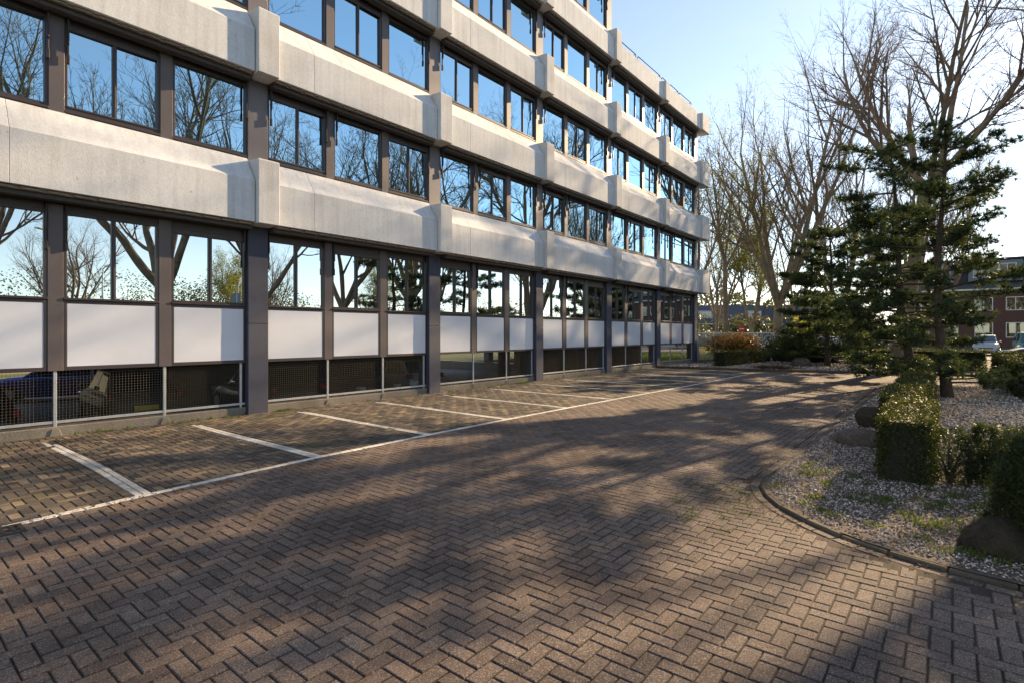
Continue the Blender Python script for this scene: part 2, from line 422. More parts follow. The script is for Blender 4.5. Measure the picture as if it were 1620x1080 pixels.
def resample(pts, step):
    out = [Vector((*pts[0], 0))]
    P = [Vector((*p, 0)) for p in pts]
    acc = 0.0
    for a, b in zip(P[:-1], P[1:]):
        L = (b-a).length; d = (b-a)/L; pos = step-acc
        while pos <= L:
            out.append(a + d*pos); pos += step
        acc = L-(pos-step)
    return out

def offset_line(pts, d):
    """shift a polyline sideways (left of travel for d>0)"""
    out = []
    n = len(pts)
    for i in range(n):
        a = Vector((*pts[max(i-1, 0)], 0)); b = Vector((*pts[min(i+1, n-1)], 0))
        t = (b-a).normalized(); out.append((pts[i][0]-t.y*d, pts[i][1]+t.x*d))
    return out

# ------------------------------------------------------------------ ground, street, far land
GX0, GX1, GY0, GY1 = -14.0, 26.3, 12.62, 31.0     # hole for the sunken garage and its yard
mb = MB()
BIG = 2500
def rect(mb, x0, x1, y0, y1, z): mb.poly([(x0, y0, z), (x1, y0, z), (x1, y1, z), (x0, y1, z)])
rect(mb, -BIG, BIG, -BIG, GY0, -0.075); rect(mb, -BIG, GX0, GY0, GY1, -0.075); rect(mb, GX1, BIG, GY0, GY1, -0.075); rect(mb, -BIG, BIG, GY1, BIG, -0.075)
tag(mb.build('ground', M['grass_ground']), kind='structure')
mb = MB(); rect(mb, GX0, GX1, GY0, GY1, -0.62)
mb.poly([(GX0, GY1, -0.62), (GX1, GY1, -0.62), (GX1, GY1, -0.08), (GX0, GY1, -0.08)])
mb.poly([(GX1, GY0, -0.62), (GX1, GY1, -0.62), (GX1, GY1, -0.08), (GX1, GY0, -0.08)])
mb.poly([(GX0, GY0, -0.62), (GX1, GY0, -0.62), (GX1, GY0, -0.08), (GX0, GY0, -0.08)])
tag(mb.build('garage_floor', M['garage_floor']), kind='structure')
# the street beyond the planting, and the one off to the side (mirrored in the windows)
mb = MB(); rect(mb, 50, 66, -60, 60, -0.03); tag(mb.build('street', M['asphalt']), kind='structure')
mb = MB(); rect(mb, -60, 49.9, -24, -17, -0.035); tag(mb.build('side_street', M['asphalt']), kind='structure')

# sand bed under the pavers
mb = MB(); mb.poly([(-8, -6, -0.0085), (32, -6, -0.0085), (32, 12.6, -0.0085), (-8, 12.6, -0.0085)])
driveway = tag(mb.build('driveway', M['sand']), kind='structure')
bays = tag(MB().poly([(-8, 6.3, -0.0065), (-8, 12.55, -0.0065), (28, 12.55, -0.0065), (28, 7.0, -0.0065)]).build('parking_bays', M['sand']), kind='structure')

def undul(x, y):
    return 0.0035*math.sin(x*0.9+0.6*math.sin(y*0.7)) * math.sin(y*1.1+1.3) + 0.0015*math.sin(x*2.3+y*1.7) + 0.002

def project(x, y, z):
    c, s = math.cos(R(TH)), math.sin(R(TH))
    Z = x*c + y*s; X = x*s - y*c
    if Z < 0.3: return None
    return 810+856.35*X/Z, 526.28-856.35*(z-1.82)/Z, Z

def brick_arrays(cx, cy, lx, ly, gap=0.0055, ch=0.0075, jit=True):
    """one paver: (12 verts) with a small chamfer and a slight tilt of its own"""
    hx, hy = lx/2-gap/2, ly/2-gap/2
    if jit:
        hx += random.uniform(-0.0015, 0.0010); hy += random.uniform(-0.0015, 0.0010)
    h0 = undul(cx, cy) + (random.gauss(0, 0.0009) if jit else 0)
    tx = random.gauss(0, 0.0045) if jit else 0; ty = random.gauss(0, 0.0045) if jit else 0
    V = []
    for (a, b, dz) in ((hx-ch, hy-ch, 0.0), (hx, hy, -ch), (hx, hy, -0.04)):
        for sx, sy in ((-1, -1), (1, -1), (1, 1), (-1, 1)):
            x, y = sx*a, sy*b
            V.append((cx+x, cy+y, h0+dz+x*tx+y*ty))
    return V
BR_F = [(0, 1, 2, 3)] + [(i, 4+i, 4+(i+1) % 4, (i+1) % 4)[::1] for i in range(4)] + [(4+i, 8+i, 8+(i+1) % 4, 4+(i+1) % 4) for i in range(4)]
BR_F = [BR_F[0]] + [(a, b, c_, d) for a, b, c_, d in BR_F[1:]]

def edge_tint(t):
    return [t]*4 + [t*0.12]*4 + [0.0]*4

def herringbone(x0, x1, y0, y1, w):
    """axis aligned rectangles (cx,cy,lx,ly) covering the region"""
    out = []
    na = int((x1-x0 + y1-y0)/w)+8
    for a in range(-na, na):
        for b in range(-na, na):
            ox = (a + 2*b)*w; oy = (a - 2*b)*w
            if x0-3*w < x0+ox < x1+3*w and y0-3*w < y0+oy < y1+3*w:
                out.append((x0+ox, y0+oy, 2*w, w))
                out.append((x0+ox+2*w, y0+oy-w, w, 2*w))
    return out

def clamp_rect(r, lo, hi):
    x, y, lx, ly = r
    a, b = max(y, lo), min(y+ly, hi)
    return None if b-a < 0.030 else (x, a, lx, b-a)

def lay(parent, rects, mat, keep, tintf, name):
    """rects -> the `keep` that show largest become objects of their own, the rest one mesh"""
    scored = []
    for r in rects:
        cx, cy = r[0]+r[2]/2, r[1]+r[3]/2
        p = project(cx, cy, 0)
        s = 0.0
        if p and -10 < p[0] < 1630 and p[1] < 1085:
            s = r[2]*r[3]*1.82/p[2]**3
        scored.append((s, r))
    scored.sort(key=lambda t: -t[0])
    V, T = [], []
    for i, (s, r) in enumerate(scored):
        cx, cy = r[0]+r[2]/2, r[1]+r[3]/2
        t = tintf(cx, cy)
        if i < keep and s > 0:
            bv = np.array(brick_arrays(cx, cy, r[2], r[3])); bv -= np.array([cx, cy, 0])
            me = np_mesh(name, bv, [np.array(BR_F)], mat, tint=edge_tint(t))
            obj(name, me, parent, (cx, cy, 0))
        else:
            V += brick_arrays(cx, cy, r[2], r[3]); T += edge_tint(t)
    V = np.array(V); n = len(V)//12
    F = (np.array(BR_F)[None] + (np.arange(n)*12)[:, None, None]).reshape(-1, 4)
    o = obj(name, np_mesh(name, V, [F], mat, tint=T), parent)
    o['kind'] = 'stuff'
    return o

W = 0.105
soldier = offset_line(ISL, -0.10)
rects = []
ISL_OUT = offset_line(ISL, -0.165) + [(23.8, -3.6)]
for r in herringbone(-3.2, 31.0, -4.2, 7.5, W):
    x, y, lx, ly = r
    cx, cy = x+lx/2, y+ly/2
    if cx < -3 or cy < -4: continue
    far_u = float(np.interp(cy, [p[1] for p in FAR][::-1], [p[0] for p in FAR][::-1]))
    if cx > far_u-0.12: continue
    if cy > 1.0:
        lo = 1.95 if (cx > 7.3 and cx < 23.9) else -9
        r = clamp_rect(r, lo, line_v(cx)-0.055)
        if r is None: continue
    cor = [(r[0]+.02, r[1]+.02), (r[0]+r[2]-.02, r[1]+.02), (r[0]+r[2]-.02, r[1]+r[3]-.02), (r[0]+.02, r[1]+r[3]-.02)]
    if in_poly(np.array([c_[0] for c_ in cor]), np.array([c_[1] for c_ in cor]), ISL_OUT).any(): continue
    if cx > 14 and cy < -2.5: continue
    rects.append(r)
def drive_tint(x, y):
    return min(1, max(0.2, 0.52 + 0.20*mnoise.noise(Vector((x*0.8, y*0.8, 0))) + random.gauss(0, 0.11)))
lay(driveway, rects, M['paver'], 300, drive_tint, 'paver')
# the row of pavers that follows the kerb
me_cache = {}
k = 0
V, T = [], []
sp = resample(soldier, 0.212)
for a, b in zip(sp[:-1], sp[1:]):
    d = b-a; ang = math.atan2(d.y, d.x); mid = (a+b)/2
    bv = np.array(brick_arrays(0, 0, 0.21, 0.105)); bv[:, 2] += undul(mid.x, mid.y)-undul(0, 0)-0.004
    if mid.x < 9 and mid.y > -0.8:
        obj('border_paver', np_mesh('border_paver', bv, [np.array(BR_F)], M['paver'], tint=edge_tint(random.uniform(0.25, 0.7))), driveway, (mid.x, mid.y, 0), ang)
    else:
        ca, sa = math.cos(ang), math.sin(ang)
        bb = bv.copy(); bb[:, 0] = mid.x + bv[:, 0]*ca - bv[:, 1]*sa; bb[:, 1] = mid.y + bv[:, 0]*sa + bv[:, 1]*ca
        V.append(bb); T += edge_tint(random.uniform(0.25, 0.7))
V = np.concatenate(V); n = len(V)//12
F = (np.array(BR_F)[None] + (np.arange(n)*12)[:, None, None]).reshape(-1, 4)
obj('border_paver', np_mesh('border_paver', V, [F], M['paver'], tint=T), driveway)['kind'] = 'stuff'

# parking bays: older, mixed pavers
BAY_U = [2.13 + 2.236*i for i in range(-2, 11)]
rects = []
for r in herringbone(-3.2, 27.2, 6.6, 12.6, W):
    x, y, lx, ly = r
    cx, cy = x+lx/2, y+ly/2
    if cx < -3 or cx > 26.7: continue
    r = clamp_rect(r, line_v(cx)+0.055, 12.29)
    if r is None: continue
    # leave room for the white bay lines (two courses)
    skip = False
    for bu in BAY_U:
        if abs(cx-bu) < 0.4 and r[1]+r[3]/2 < 11.75:
            a, b = r[0], r[0]+r[2]
            l0, l1 = bu-0.085, bu+0.085
            if b > l0 and a < l1:
                if a >= l0-0.03 and b <= l1+0.03: skip = True; break
                if a < l0 and b > l1:
                    if l0-a > b-l1: b = l0
                    else: a = l1
                elif a < l0: b = l0
                else: a = l1
                if b-a < 0.03: skip = True; break
                r = (a, r[1], b-a, r[3])
    if skip: continue
    rects.append(r)
def bay_tint(x, y):
    return min(1, max(0.15, 0.45 + 0.22*mnoise.noise(Vector((x*1.1, y*1.1, 4))) + random.gauss(0, 0.24)))
lay(bays, rects, M['bay_paver'], 200, bay_tint, 'bay_paver')

# white lines: real white pavers
lines = tag(empty('white_lines', (0, 0, 0)), kind='structure')
u = -2.9; i = 0
while u < 24.9:
    L = 0.212; mid = u + L/2; v = line_v(mid)
    ang = math.atan2(line_v(mid+0.1)-line_v(mid-0.1), 0.2)
    bv = np.array(brick_arrays(0, 0, L, 0.10)); bv[:, 2] += undul(mid, v)-undul(0, 0)+0.002
    if True:
        obj('white_paver', np_mesh('white_paver', bv, [np.array(BR_F)], M['white_paver'], tint=[random.uniform(0.25, 1)]*12), lines, (mid, v, 0), ang)
    u += L
for bi, bu in enumerate(BAY_U):
    if bu > 26: continue
    v0 = line_v(bu)+0.06
    for rowi, du in ((0, -0.042), (1, 0.042)):
        v = v0 + (0.0 if rowi == 0 else 0.0)
        first = True
        while v < 11.7:
            L = 0.21 if not (first and rowi) else 0.105
            first = False
            wob = 0.022*math.sin(v*1.2+bi*1.7)
            fade = max(0, (v-10.9)/0.8)
            if random.random() > 0.005 + 0.55*fade:
                bv = np.array(brick_arrays(0, 0, 0.084, L, gap=0.006)); bv[:, 2] += undul(bu, v)-undul(0, 0)+0.001
                if bu < 13:
                    obj('white_paver', np_mesh('white_paver', bv, [np.array(BR_F)], M['white_paver'], tint=[random.uniform(0.0, 0.75)]*12), lines, (bu+du+wob, v+L/2, 0))
                else:
                    me_cache.setdefault('wl', []).append(bv + np.array([bu+du+wob, v+L/2, 0]))
            v += L
V = np.concatenate(me_cache['wl']); n = len(V)//12
F = (np.array(BR_F)[None] + (np.arange(n)*12)[:, None, None]).reshape(-1, 4)
obj('white_paver', np_mesh('white_paver', V, [F], M['white_paver'], tint=np.repeat(rng.uniform(0, 0.75, n), 12)), lines)['kind'] = 'stuff'

# kerbs: one stone after another
kerb = tag(empty('kerb', (0, 0, 0)), kind='structure')
def kerb_run(pts, step, w=0.06, top=0.022, name='kerb_stone'):
    P = resample(pts, step)
    for a, b in zip(P[:-1], P[1:]):
        d = b-a; L = d.length-0.006; ang = math.atan2(d.y, d.x)
        mid = (a+b)/2
        m = MB(); m.box(-L/2, L/2, -w/2, w/2, -0.10, top + random.gauss(0, 0.004))
        m.build(name, M['kerb'], kerb, (mid.x, mid.y, 0), ang + random.gauss(0, 0.006), bevel=0.010)
kerb_run([p for p in ISL if p[0] >= 7.2], 0.95)
kerb_run([p for p in ISL if p[0] <= 7.3], 0.40)
kerb_run(FAR, 1.0, top=0.10)

# planting beds
def bed(name, poly, z, mat):
    m = MB(); m.poly([(x, y, z) for x, y in poly]); return tag(m.build(name, mat), kind='structure')
bed('planting_bed_soil', offset_line(ISL, 0.02) + [(23.8, -3.6)], 0.025, M['soil'])
far_poly = FAR + [(46, -5), (46, 9.5), (37, 11.4), (33.3, 12.3)]
bed('far_bed_soil', far_poly, 0.05, M['soil'])

# ------------------------------------------------------------------ the office building
BO = Vector((0, WALL, 0))
bld = tag(empty('office_building', BO), 'four-storey office building with pale concrete bands and mirrored window rows', 'building')
def bpart(name, mb_or_me, mat=None, loc=(0, 0, 0), bevel=0.0, parent=None, rz=0.0):
    """a part placed in world coordinates (relative to the building's empty)"""
    me = mb_or_me if isinstance(mb_or_me, bpy.types.Mesh) else mb_or_me.mesh(name, mat, bevel)
    par = parent or bld
    base = BO if par is bld else BO + Vector(par.location)
    return obj(name, me, par, Vector(loc)-base, rz)

FACE, PIER, GL = 11.83, 11.70, 12.31
# precast spandrels: profile (Y,Z) from the underside up the face and back along the sloping top
SP = [(12.30, 0.0), (FACE, 0.0), (FACE, 0.91), (12.20, 1.46), (12.30, 1.46)]
SP_R = [(12.30, 0.0), (FACE, 0.0), (FACE, 0.93), (FACE+0.03, 0.96), (12.30, 0.96)]       # roof parapet: no slope
def prism_mesh(name, prof, L, mat, bevel=0.006):
    return MB().prism(prof, 0, L, 'x').mesh(name, mat, bevel)
PANEL_A, PANEL_B = 0.93, 5.4-0.475-0.015-0.93-0.003
sp_a = prism_mesh('spandrel_panel', SP, PANEL_A, M['concrete'])
sp_b = prism_mesh('spandrel_panel', SP, PANEL_B, M['concrete'])
spr_a = prism_mesh('parapet_panel', SP_R, PANEL_A, M['concrete'])
spr_b = prism_mesh('parapet_panel', SP_R, PANEL_B, M['concrete'])
PP = [(12.29, -0.03), (PIER, -0.03), (PIER, 1.36), (PIER+0.02, 1.385), (12.29, 1.42)]
PP_R = [(12.29, -0.03), (PIER, -0.03), (PIER, 0.95), (PIER+0.02, 0.975), (12.29, 0.985)]
pier_me = prism_mesh('pier_block', PP, 0.475, M['concrete_pier'], 0.010)
pier_me_r = prism_mesh('pier_block', PP_R, 0.475, M['concrete_pier'], 0.010)
pier_end = prism_mesh('pier_block', PP, 1.20, M['concrete_pier'], 0.010)
pier_end_r = prism_mesh('pier_block', PP_R, 1.20, M['concrete_pier'], 0.010)
# under-window sunscreen cassette and its rail
scr_me = MB().box(0, 4.93, 11.99, 12.20, -0.14, -0.004).mesh('sunscreen_box', M['screen'], 0.008)
rail_mb = MB()
for q in range(14):
    rail_mb.box(0.02+q*0.352, 0.02+q*0.352+0.27, 11.900, 11.935, -0.052, -0.014)
rail_mb.box(0, 4.93, 11.936, 11.96, -0.060, -0.004)
rail_me = rail_mb.mesh('sunscreen_rail', [M['rail']])
arm_mb = MB().box(-0.016, 0.016, 12.165, 12.20, -0.92, -0.12).box(-0.012, 0.012, 12.13, 12.16, -0.60, -0.12)
arm_mb.box(-0.020, 0.020, 12.15, 12.205, -0.96, -0.80)
arm_me = arm_mb.mesh('sunscreen_arm', M['arm'], 0.004)
clad_me = MB().box(0, CW, 12.225, 12.46, 1.40, 3.31).mesh('column', M['clad'], 0.008)
# windows: glass 1.40 wide, frame 1.50 wide, mullion cladding 0.22 between them
GW, FW, PITCH = 1.40, 1.50, 1.72
def frame_mesh(z0, z1, n, ybase=12.26, name='window_frame', thick=0.05, extra_sash=False, sill=0.10):
    m = MB()
    w = FW
    m.box(0, thick, ybase, ybase+0.09, z0, z1); m.box(w-thick, w, ybase, ybase+0.09, z0, z1)
    m.box(thick, w-thick, ybase, ybase+0.09, z1-thick, z1); m.box(thick, w-thick, ybase, ybase+0.09, z0, z0+sill)
    m.box(0.0, w, ybase-0.028, ybase-0.002, z0+0.004, z0+0.045)       # drip sill
    if n == 2:
        m.box(w/2-0.035, w/2+0.035, ybase+0.004, ybase+0.085, z0+sill, z1-thick)
        m.box(w/2-0.012, w/2+0.012, ybase-0.010, ybase+0.003, z0+sill, z1-thick)
    if extra_sash:                                                    # opening casement: a second, thicker frame
        m.box(thick, w-thick, ybase-0.012, ybase+0.05, z1-thick-0.09, z1-thick-0.001)
        m.box(thick, w-thick, ybase-0.012, ybase+0.05, z0+sill+0.001, z0+sill+0.035)
    return m.mesh(name, M['frame'], 0.004)
def pane_mesh(a, b, z0, z1, y, i=0, gm='glass'):
    # a real sheet of glass, very slightly out of plumb like every pane in an old facade
    t = 0.0040*math.sin(i*12.9); s_ = 0.0050*math.cos(i*7.3)
    m = MB()
    f = [(a, y-t, z0), (b, y+t, z0), (b, y+t+s_, z1), (a, y-t+s_, z1)]
    m.v = f + [(x, yy+0.012, z) for x, yy, z in f]
    m.f = [(0, 1, 2, 3), (7, 6, 5, 4), (0, 4, 5, 1), (1, 5, 6, 2), (2, 6, 7, 3), (3, 7, 4, 0)]
    return m.mesh('pane', M[gm])
Z0W, Z1W = 1.49, 3.12
win1 = frame_mesh(Z0W, Z1W, 1); win2 = frame_mesh(Z0W, Z1W, 2, extra_sash=True)
mull_me = MB().box(0, 0.218, 12.235, 12.40, 1.46, 3.20).mesh('mullion', M['mullion'], 0.005)
head_me = MB().box(0, 4.94, 12.285, 12.42, 3.125, 3.298).mesh('window_head', M['frame'])
lining_me = MB().box(0, 4.94, 12.43, 12.46, 1.40, 3.30).mesh('window_lining', M['dark'])
pid = 0
def storey(li, b):
    """window row above spandrel level li in bay b (between column b and b+1)"""
    global pid
    z = LEV[li]; u0 = COLU[b] + CW
    par = (b + li) % 2 == 1
    pat = [1, 2, 1] if par else [2, 1, 2]
    for k in range(3):
        x = u0 + k*PITCH
        w = bpart('window', win1 if pat[k] == 1 else win2, loc=(x+0.003, 0, z))
        if pat[k] == 1:
            spans = [(0.05, FW-0.05, 0.0)]
        else:
            spans = [(0.05, FW/2-0.035, -0.012), (FW/2+0.035, FW-0.05, 0.012)]
        for a, c_, dy in spans:
            pid += 1
            o = obj('pane', pane_mesh(a, c_, Z0W+0.10, Z1W-0.05, GL+dy, pid), w)
        if k < 2:
            bpart('mullion', mull_me, loc=(x+FW+0.004, 0, z))
    bpart('window_head', head_me, loc=(u0+0.002, 0, z))
    bpart('window_lining', lining_me, loc=(u0+0.002, 0, z))
    zt = z + 3.30
    arms = [COLU[b]+CW+0.05, COLU[b+1]-0.05]
    if li == 0: arms += [u0+FW-0.02, u0+PITCH+0.04]
    for a in arms: bpart('sunscreen_arm', arm_me, loc=(a, 0, zt))

NB = len(COLU)-1
for li, z in enumerate(LEV):
    for b in range(NB):
        high = b < 5                     # the left part of the building is one storey taller
        roof_here = (li == 3 and not high) or (li == 4)
        if li == 4 and not high: continue
        u0 = COLU[b] + 0.475 - 0.015
        bpart('parapet_panel' if roof_here else 'spandrel_panel', spr_a if roof_here else sp_a, loc=(u0, 0, z))
        bpart('parapet_panel' if roof_here else 'spandrel_panel', spr_b if roof_here else sp_b, loc=(u0+PANEL_A+0.003, 0, z))
        bpart('sunscreen_box', scr_me, loc=(COLU[b]+CW+0.008, 0, z))
        bpart('sunscreen_rail', rail_me, loc=(COLU[b]+CW+0.008, 0, z))
        if not roof_here: storey(li, b)
    for j, u in enumerate(COLU):
        if li == 4 and j > 5: continue
        roof_here = (li == 3 and j > 5) or li == 4
        if j == len(COLU)-1:
            bpart('pier_block', pier_end_r if roof_here else pier_end, loc=(u-0.012, 0, z))
        else:
            bpart('pier_block', pier_me_r if roof_here else pier_me, loc=(u-0.012, 0, z))
        if not roof_here:
            bpart('column', clad_me, loc=(u, 0, z))

# ground floor
col_me = MB().box(0, CW, WALL, WALL+0.5, -0.05, 2.02).box(0, CW, WALL+0.002, WALL+0.5, 2.026, 4.235).mesh('column', M['column'], 0.008)
for u in COLU: bpart('column', col_me, loc=(u, 0, 0))
GY = 12.37
gfA = frame_mesh(2.40, 3.98, 2, ybase=GY-0.05, sill=0.045); gfB = frame_mesh(2.40, 3.98, 2, ybase=GY-0.05, sill=0.045, extra_sash=True); gf1 = frame_mesh(2.40, 3.98, 1, ybase=GY-0.05, sill=0.045)
pf = MB(); pf.box(0, 0.05, GY-0.05, GY+0.05, 1.15, 2.395).box(FW-0.05, FW, GY-0.05, GY+0.05, 1.15, 2.395).box(0.05, FW-0.05, GY-0.05, GY+0.05, 1.15, 1.215).box(0.05, FW-0.05, GY-0.05, GY+0.05, 2.345, 2.395)
pf_me = pf.mesh('panel_frame', M['frame'], 0.004)
wp_me = MB().box(0.052, FW-0.052, GY-0.044, GY+0.01, 1.218, 2.342).mesh('infill_panel', M['panel'], 0.004)
gm_me = MB().box(0, 0.218, GY-0.056, GY+0.06, 1.148, 4.10).mesh('mullion', M['mullion'], 0.005)
gh_me = MB().box(0, 4.94, GY-0.02, GY+0.08, 3.985, 4.238).mesh('window_head', M['frame'])
gl_me = MB().box(0, 4.94, GY+0.10, GY+0.13, 1.15, 4.23).mesh('window_lining', M['dark'])
post_me = MB().box(-0.024, 0.024, 12.33, 12.375, 0.10, 1.147).mesh('grille_post', M['galv'], 0.004)
frail_me = MB().box(0, 4.93, 12.335, 12.37, 0.215, 0.265).mesh('grille_rail', M['galv'], 0.004)
wm = MB()
for q in range(98): wm.box(0.02+q*0.05, 0.0235+q*0.05, 12.379, 12.3835, 0.27, 1.145)
for q in range(17): wm.box(0.0, 4.93, 12.384, 12.388, 0.29+q*0.05, 0.2935+q*0.05)
wire_me = wm.mesh('wire_mesh', M['wire'])
pl_me = MB().box(0, 4.94, 12.30, 12.62, -0.62, 0.165).mesh('plinth', M['plinth'], 0.012)
pad_me = MB().prism([(-0.05, 0.13), (0.05, 0.13), (0.10, -0.03), (-0.10, -0.03)], 12.285, 12.2985, 'y').mesh('plinth_pad', M['plinth'], 0.02)
for b in range(NB):
    u0 = COLU[b] + CW
    for k in range(3):
        x = u0 + k*PITCH
        kind = gfA if (k + b) % 3 else gfB
        one = (b == 1 and k == 0)
        w = bpart('window', gf1 if one else kind, loc=(x+0.003, 0, 0))
        for a, c_ in ([(0.05, FW-0.05)] if one else [(0.05, FW/2-0.035), (FW/2+0.035, FW-0.05)]):
            pid += 1
            obj('pane', pane_mesh(a, c_, 2.445, 3.93, GY, pid, 'glass_low'), w)
        pfo = bpart('panel_frame', pf_me, loc=(x+0.003, 0, 0))
        obj('infill_panel', wp_me, pfo)
        if k < 2: bpart('mullion', gm_me, loc=(x+FW+0.004, 0, 0))
        if k < 2: bpart('grille_post', post_me, loc=(x+FW+0.11, 0, 0)); bpart('plinth_pad', pad_me, loc=(x+FW+0.11, 0, 0))
        if k == 2: bpart('grille_post', post_me, loc=(x+FW-0.10, 0, 0))
    bpart('window_head', gh_me, loc=(u0+0.002, 0, 0)); bpart('window_lining', gl_me, loc=(u0+0.002, 0, 0))
    for a in (COLU[b]+CW+0.05, u0+FW-0.02, u0+PITCH+0.04, COLU[b+1]-0.05):
        bpart('sunscreen_arm', arm_me, loc=(a, 0.12, LEV[0]))
    bpart('grille_rail', frail_me, loc=(u0+0.004, 0, 0)); bpart('wire_mesh', wire_me, loc=(u0+0.004, 0, 0))
    bpart('plinth', pl_me, loc=(u0+0.002, 0, 0))

# body of the building behind the facade, end wall, roofs, garage supports
U0 = COLU[0]
BK = 24.6
bpart('building_core', MB().box(U0+0.1, U_END-0.05, 12.56, BK, 1.17, 14.9).box(U0+0.1, COLU[5]+CW-0.02, 12.565, BK, 14.901, 18.25), M['dark'])
ew = MB()
for z in LEV[:4]: ew.box(U_END-0.04, U_END+0.70, 12.295, BK, z, z+1.40 if z < 14 else z+0.95)
ew.box(U_END-0.045, U_END, 12.46, BK, 1.15, 15.0)
bpart('end_wall', ew, M['concrete'])
sw = MB().box(COLU[5]+CW-0.015, COLU[5]+CW+0.10, 12.47, BK, 15.0, 18.3); bpart('setback_wall', sw, M['clad'])
bpart('roof', MB().box(COLU[5]+0.5, U_END+0.65, 12.31, BK, 14.91, 15.02), M['roof'])
bpart('upper_roof', MB().box(U0, COLU[5]+CW+0.15, 12.31, BK, 18.26, 18.4), M['roof'])
for u in COLU:
    for v in (18.3, BK-0.4):
        bpart('garage_column', MB().box(u, u+CW, v, v+CW, -0.62, 1.165), M['column'])
bpart('garage_rear_wall', MB().box(U0, 0.4, BK-0.25, BK-0.05, -0.61, 1.16).box(7.2, 22.5, BK-0.25, BK-0.05, -0.61, 1.16), M['roof'])
bpart('garage_light_block', MB().box(U0-0.15, U0+0.05, 12.63, BK-0.3, -0.61, 1.16), M['roof'])  # added out of view to keep daylight from the open left end out
bpart('garage_end_wall', MB().box(26.0, 26.25, 12.63, 21.0, -0.62, 1.165), M['wood'])
bpart('garage_screen_wall', MB().box(22.9, 23.0, 13.2, 18.0, -0.61, 1.16), M['wood'])
# railing on the lower roof
for (a, b) in ((COLU[5]+0.75, COLU[5]+3.2), (COLU[5]+3.4, COLU[5]+6.1), (COLU[5]+6.3, COLU[5]+8.6), (COLU[5]+8.75, COLU[5]+10.6)):
    r = MB(); zt = 15.80
    r.tube([(a, 12.36, 15.0), (a, 12.36, zt-0.05), (a+0.06, 12.36, zt), (b-0.06, 12.36, zt), (b, 12.36, zt-0.05), (b, 12.36, 15.0)], 0.022, 6)
    r.tube([(b-0.05, 12.36, zt-0.02), (b-0.05, 13.2, zt-0.02)], 0.018, 6)
    bpart('roof_railing', r, M['railing'])
bpart('roof_lamp', MB().box(COLU[5]+2.2, COLU[5]+2.6, 12.42, 12.6, 15.03, 15.35), M['railing'], bevel=0.03)

# ------------------------------------------------------------------ helpers: plants
def tubes_mesh(name, polys, mats, parent=None, loc=(0, 0, 0)):
    """polys: list of (pts, radii, sides); grouped by (len, sides) and built with numpy"""
    groups = {}
    for p, r, s in polys: groups.setdefault((len(p), s), []).append((p, r))
    Vs, Fs, off = [], [], 0
    for (n, s), L in groups.items():
        P = np.array([x[0] for x in L], dtype=np.float64); Rr = np.array([x[1] for x in L], dtype=np.float64)
        B = len(L)
        T = np.empty_like(P); T[:, 1:-1] = P[:, 2:]-P[:, :-2]; T[:, 0] = P[:, 1]-P[:, 0]; T[:, -1] = P[:, -1]-P[:, -2]
        T /= np.linalg.norm(T, axis=2, keepdims=True)+1e-9
        mean = P[:, -1]-P[:, 0]; mean /= np.linalg.norm(mean, axis=1, keepdims=True)+1e-9
        ref = np.where(np.abs(mean[:, 2:3]) > 0.8, np.array([[1.0, 0, 0]]), np.array([[0, 0, 1.0]]))[:, None, :]
        A = np.cross(T, np.broadcast_to(ref, T.shape)); A /= np.linalg.norm(A, axis=2, keepdims=True)+1e-9
        Bn = np.cross(T, A)
        an = np.arange(s)*2*np.pi/s
        ring = P[:, :, None, :] + Rr[:, :, None, None]*(np.cos(an)[None, None, :, None]*A[:, :, None, :] + np.sin(an)[None, None, :, None]*Bn[:, :, None, :])
        Vs.append(ring.reshape(-1, 3))
        i = np.arange(n-1)[:, None]; k = np.arange(s)[None, :]; k2 = (k+1) % s
        f = np.stack([i*s+k, i*s+k2, (i+1)*s+k2, (i+1)*s+k], axis=-1).reshape(-1, 4)
        Fs.append((f[None] + (np.arange(B)*n*s)[:, None, None]).reshape(-1, 4) + off)
        off += B*n*s
    return np_mesh(name, np.concatenate(Vs), [np.concatenate(Fs)], mats, smooth=True)

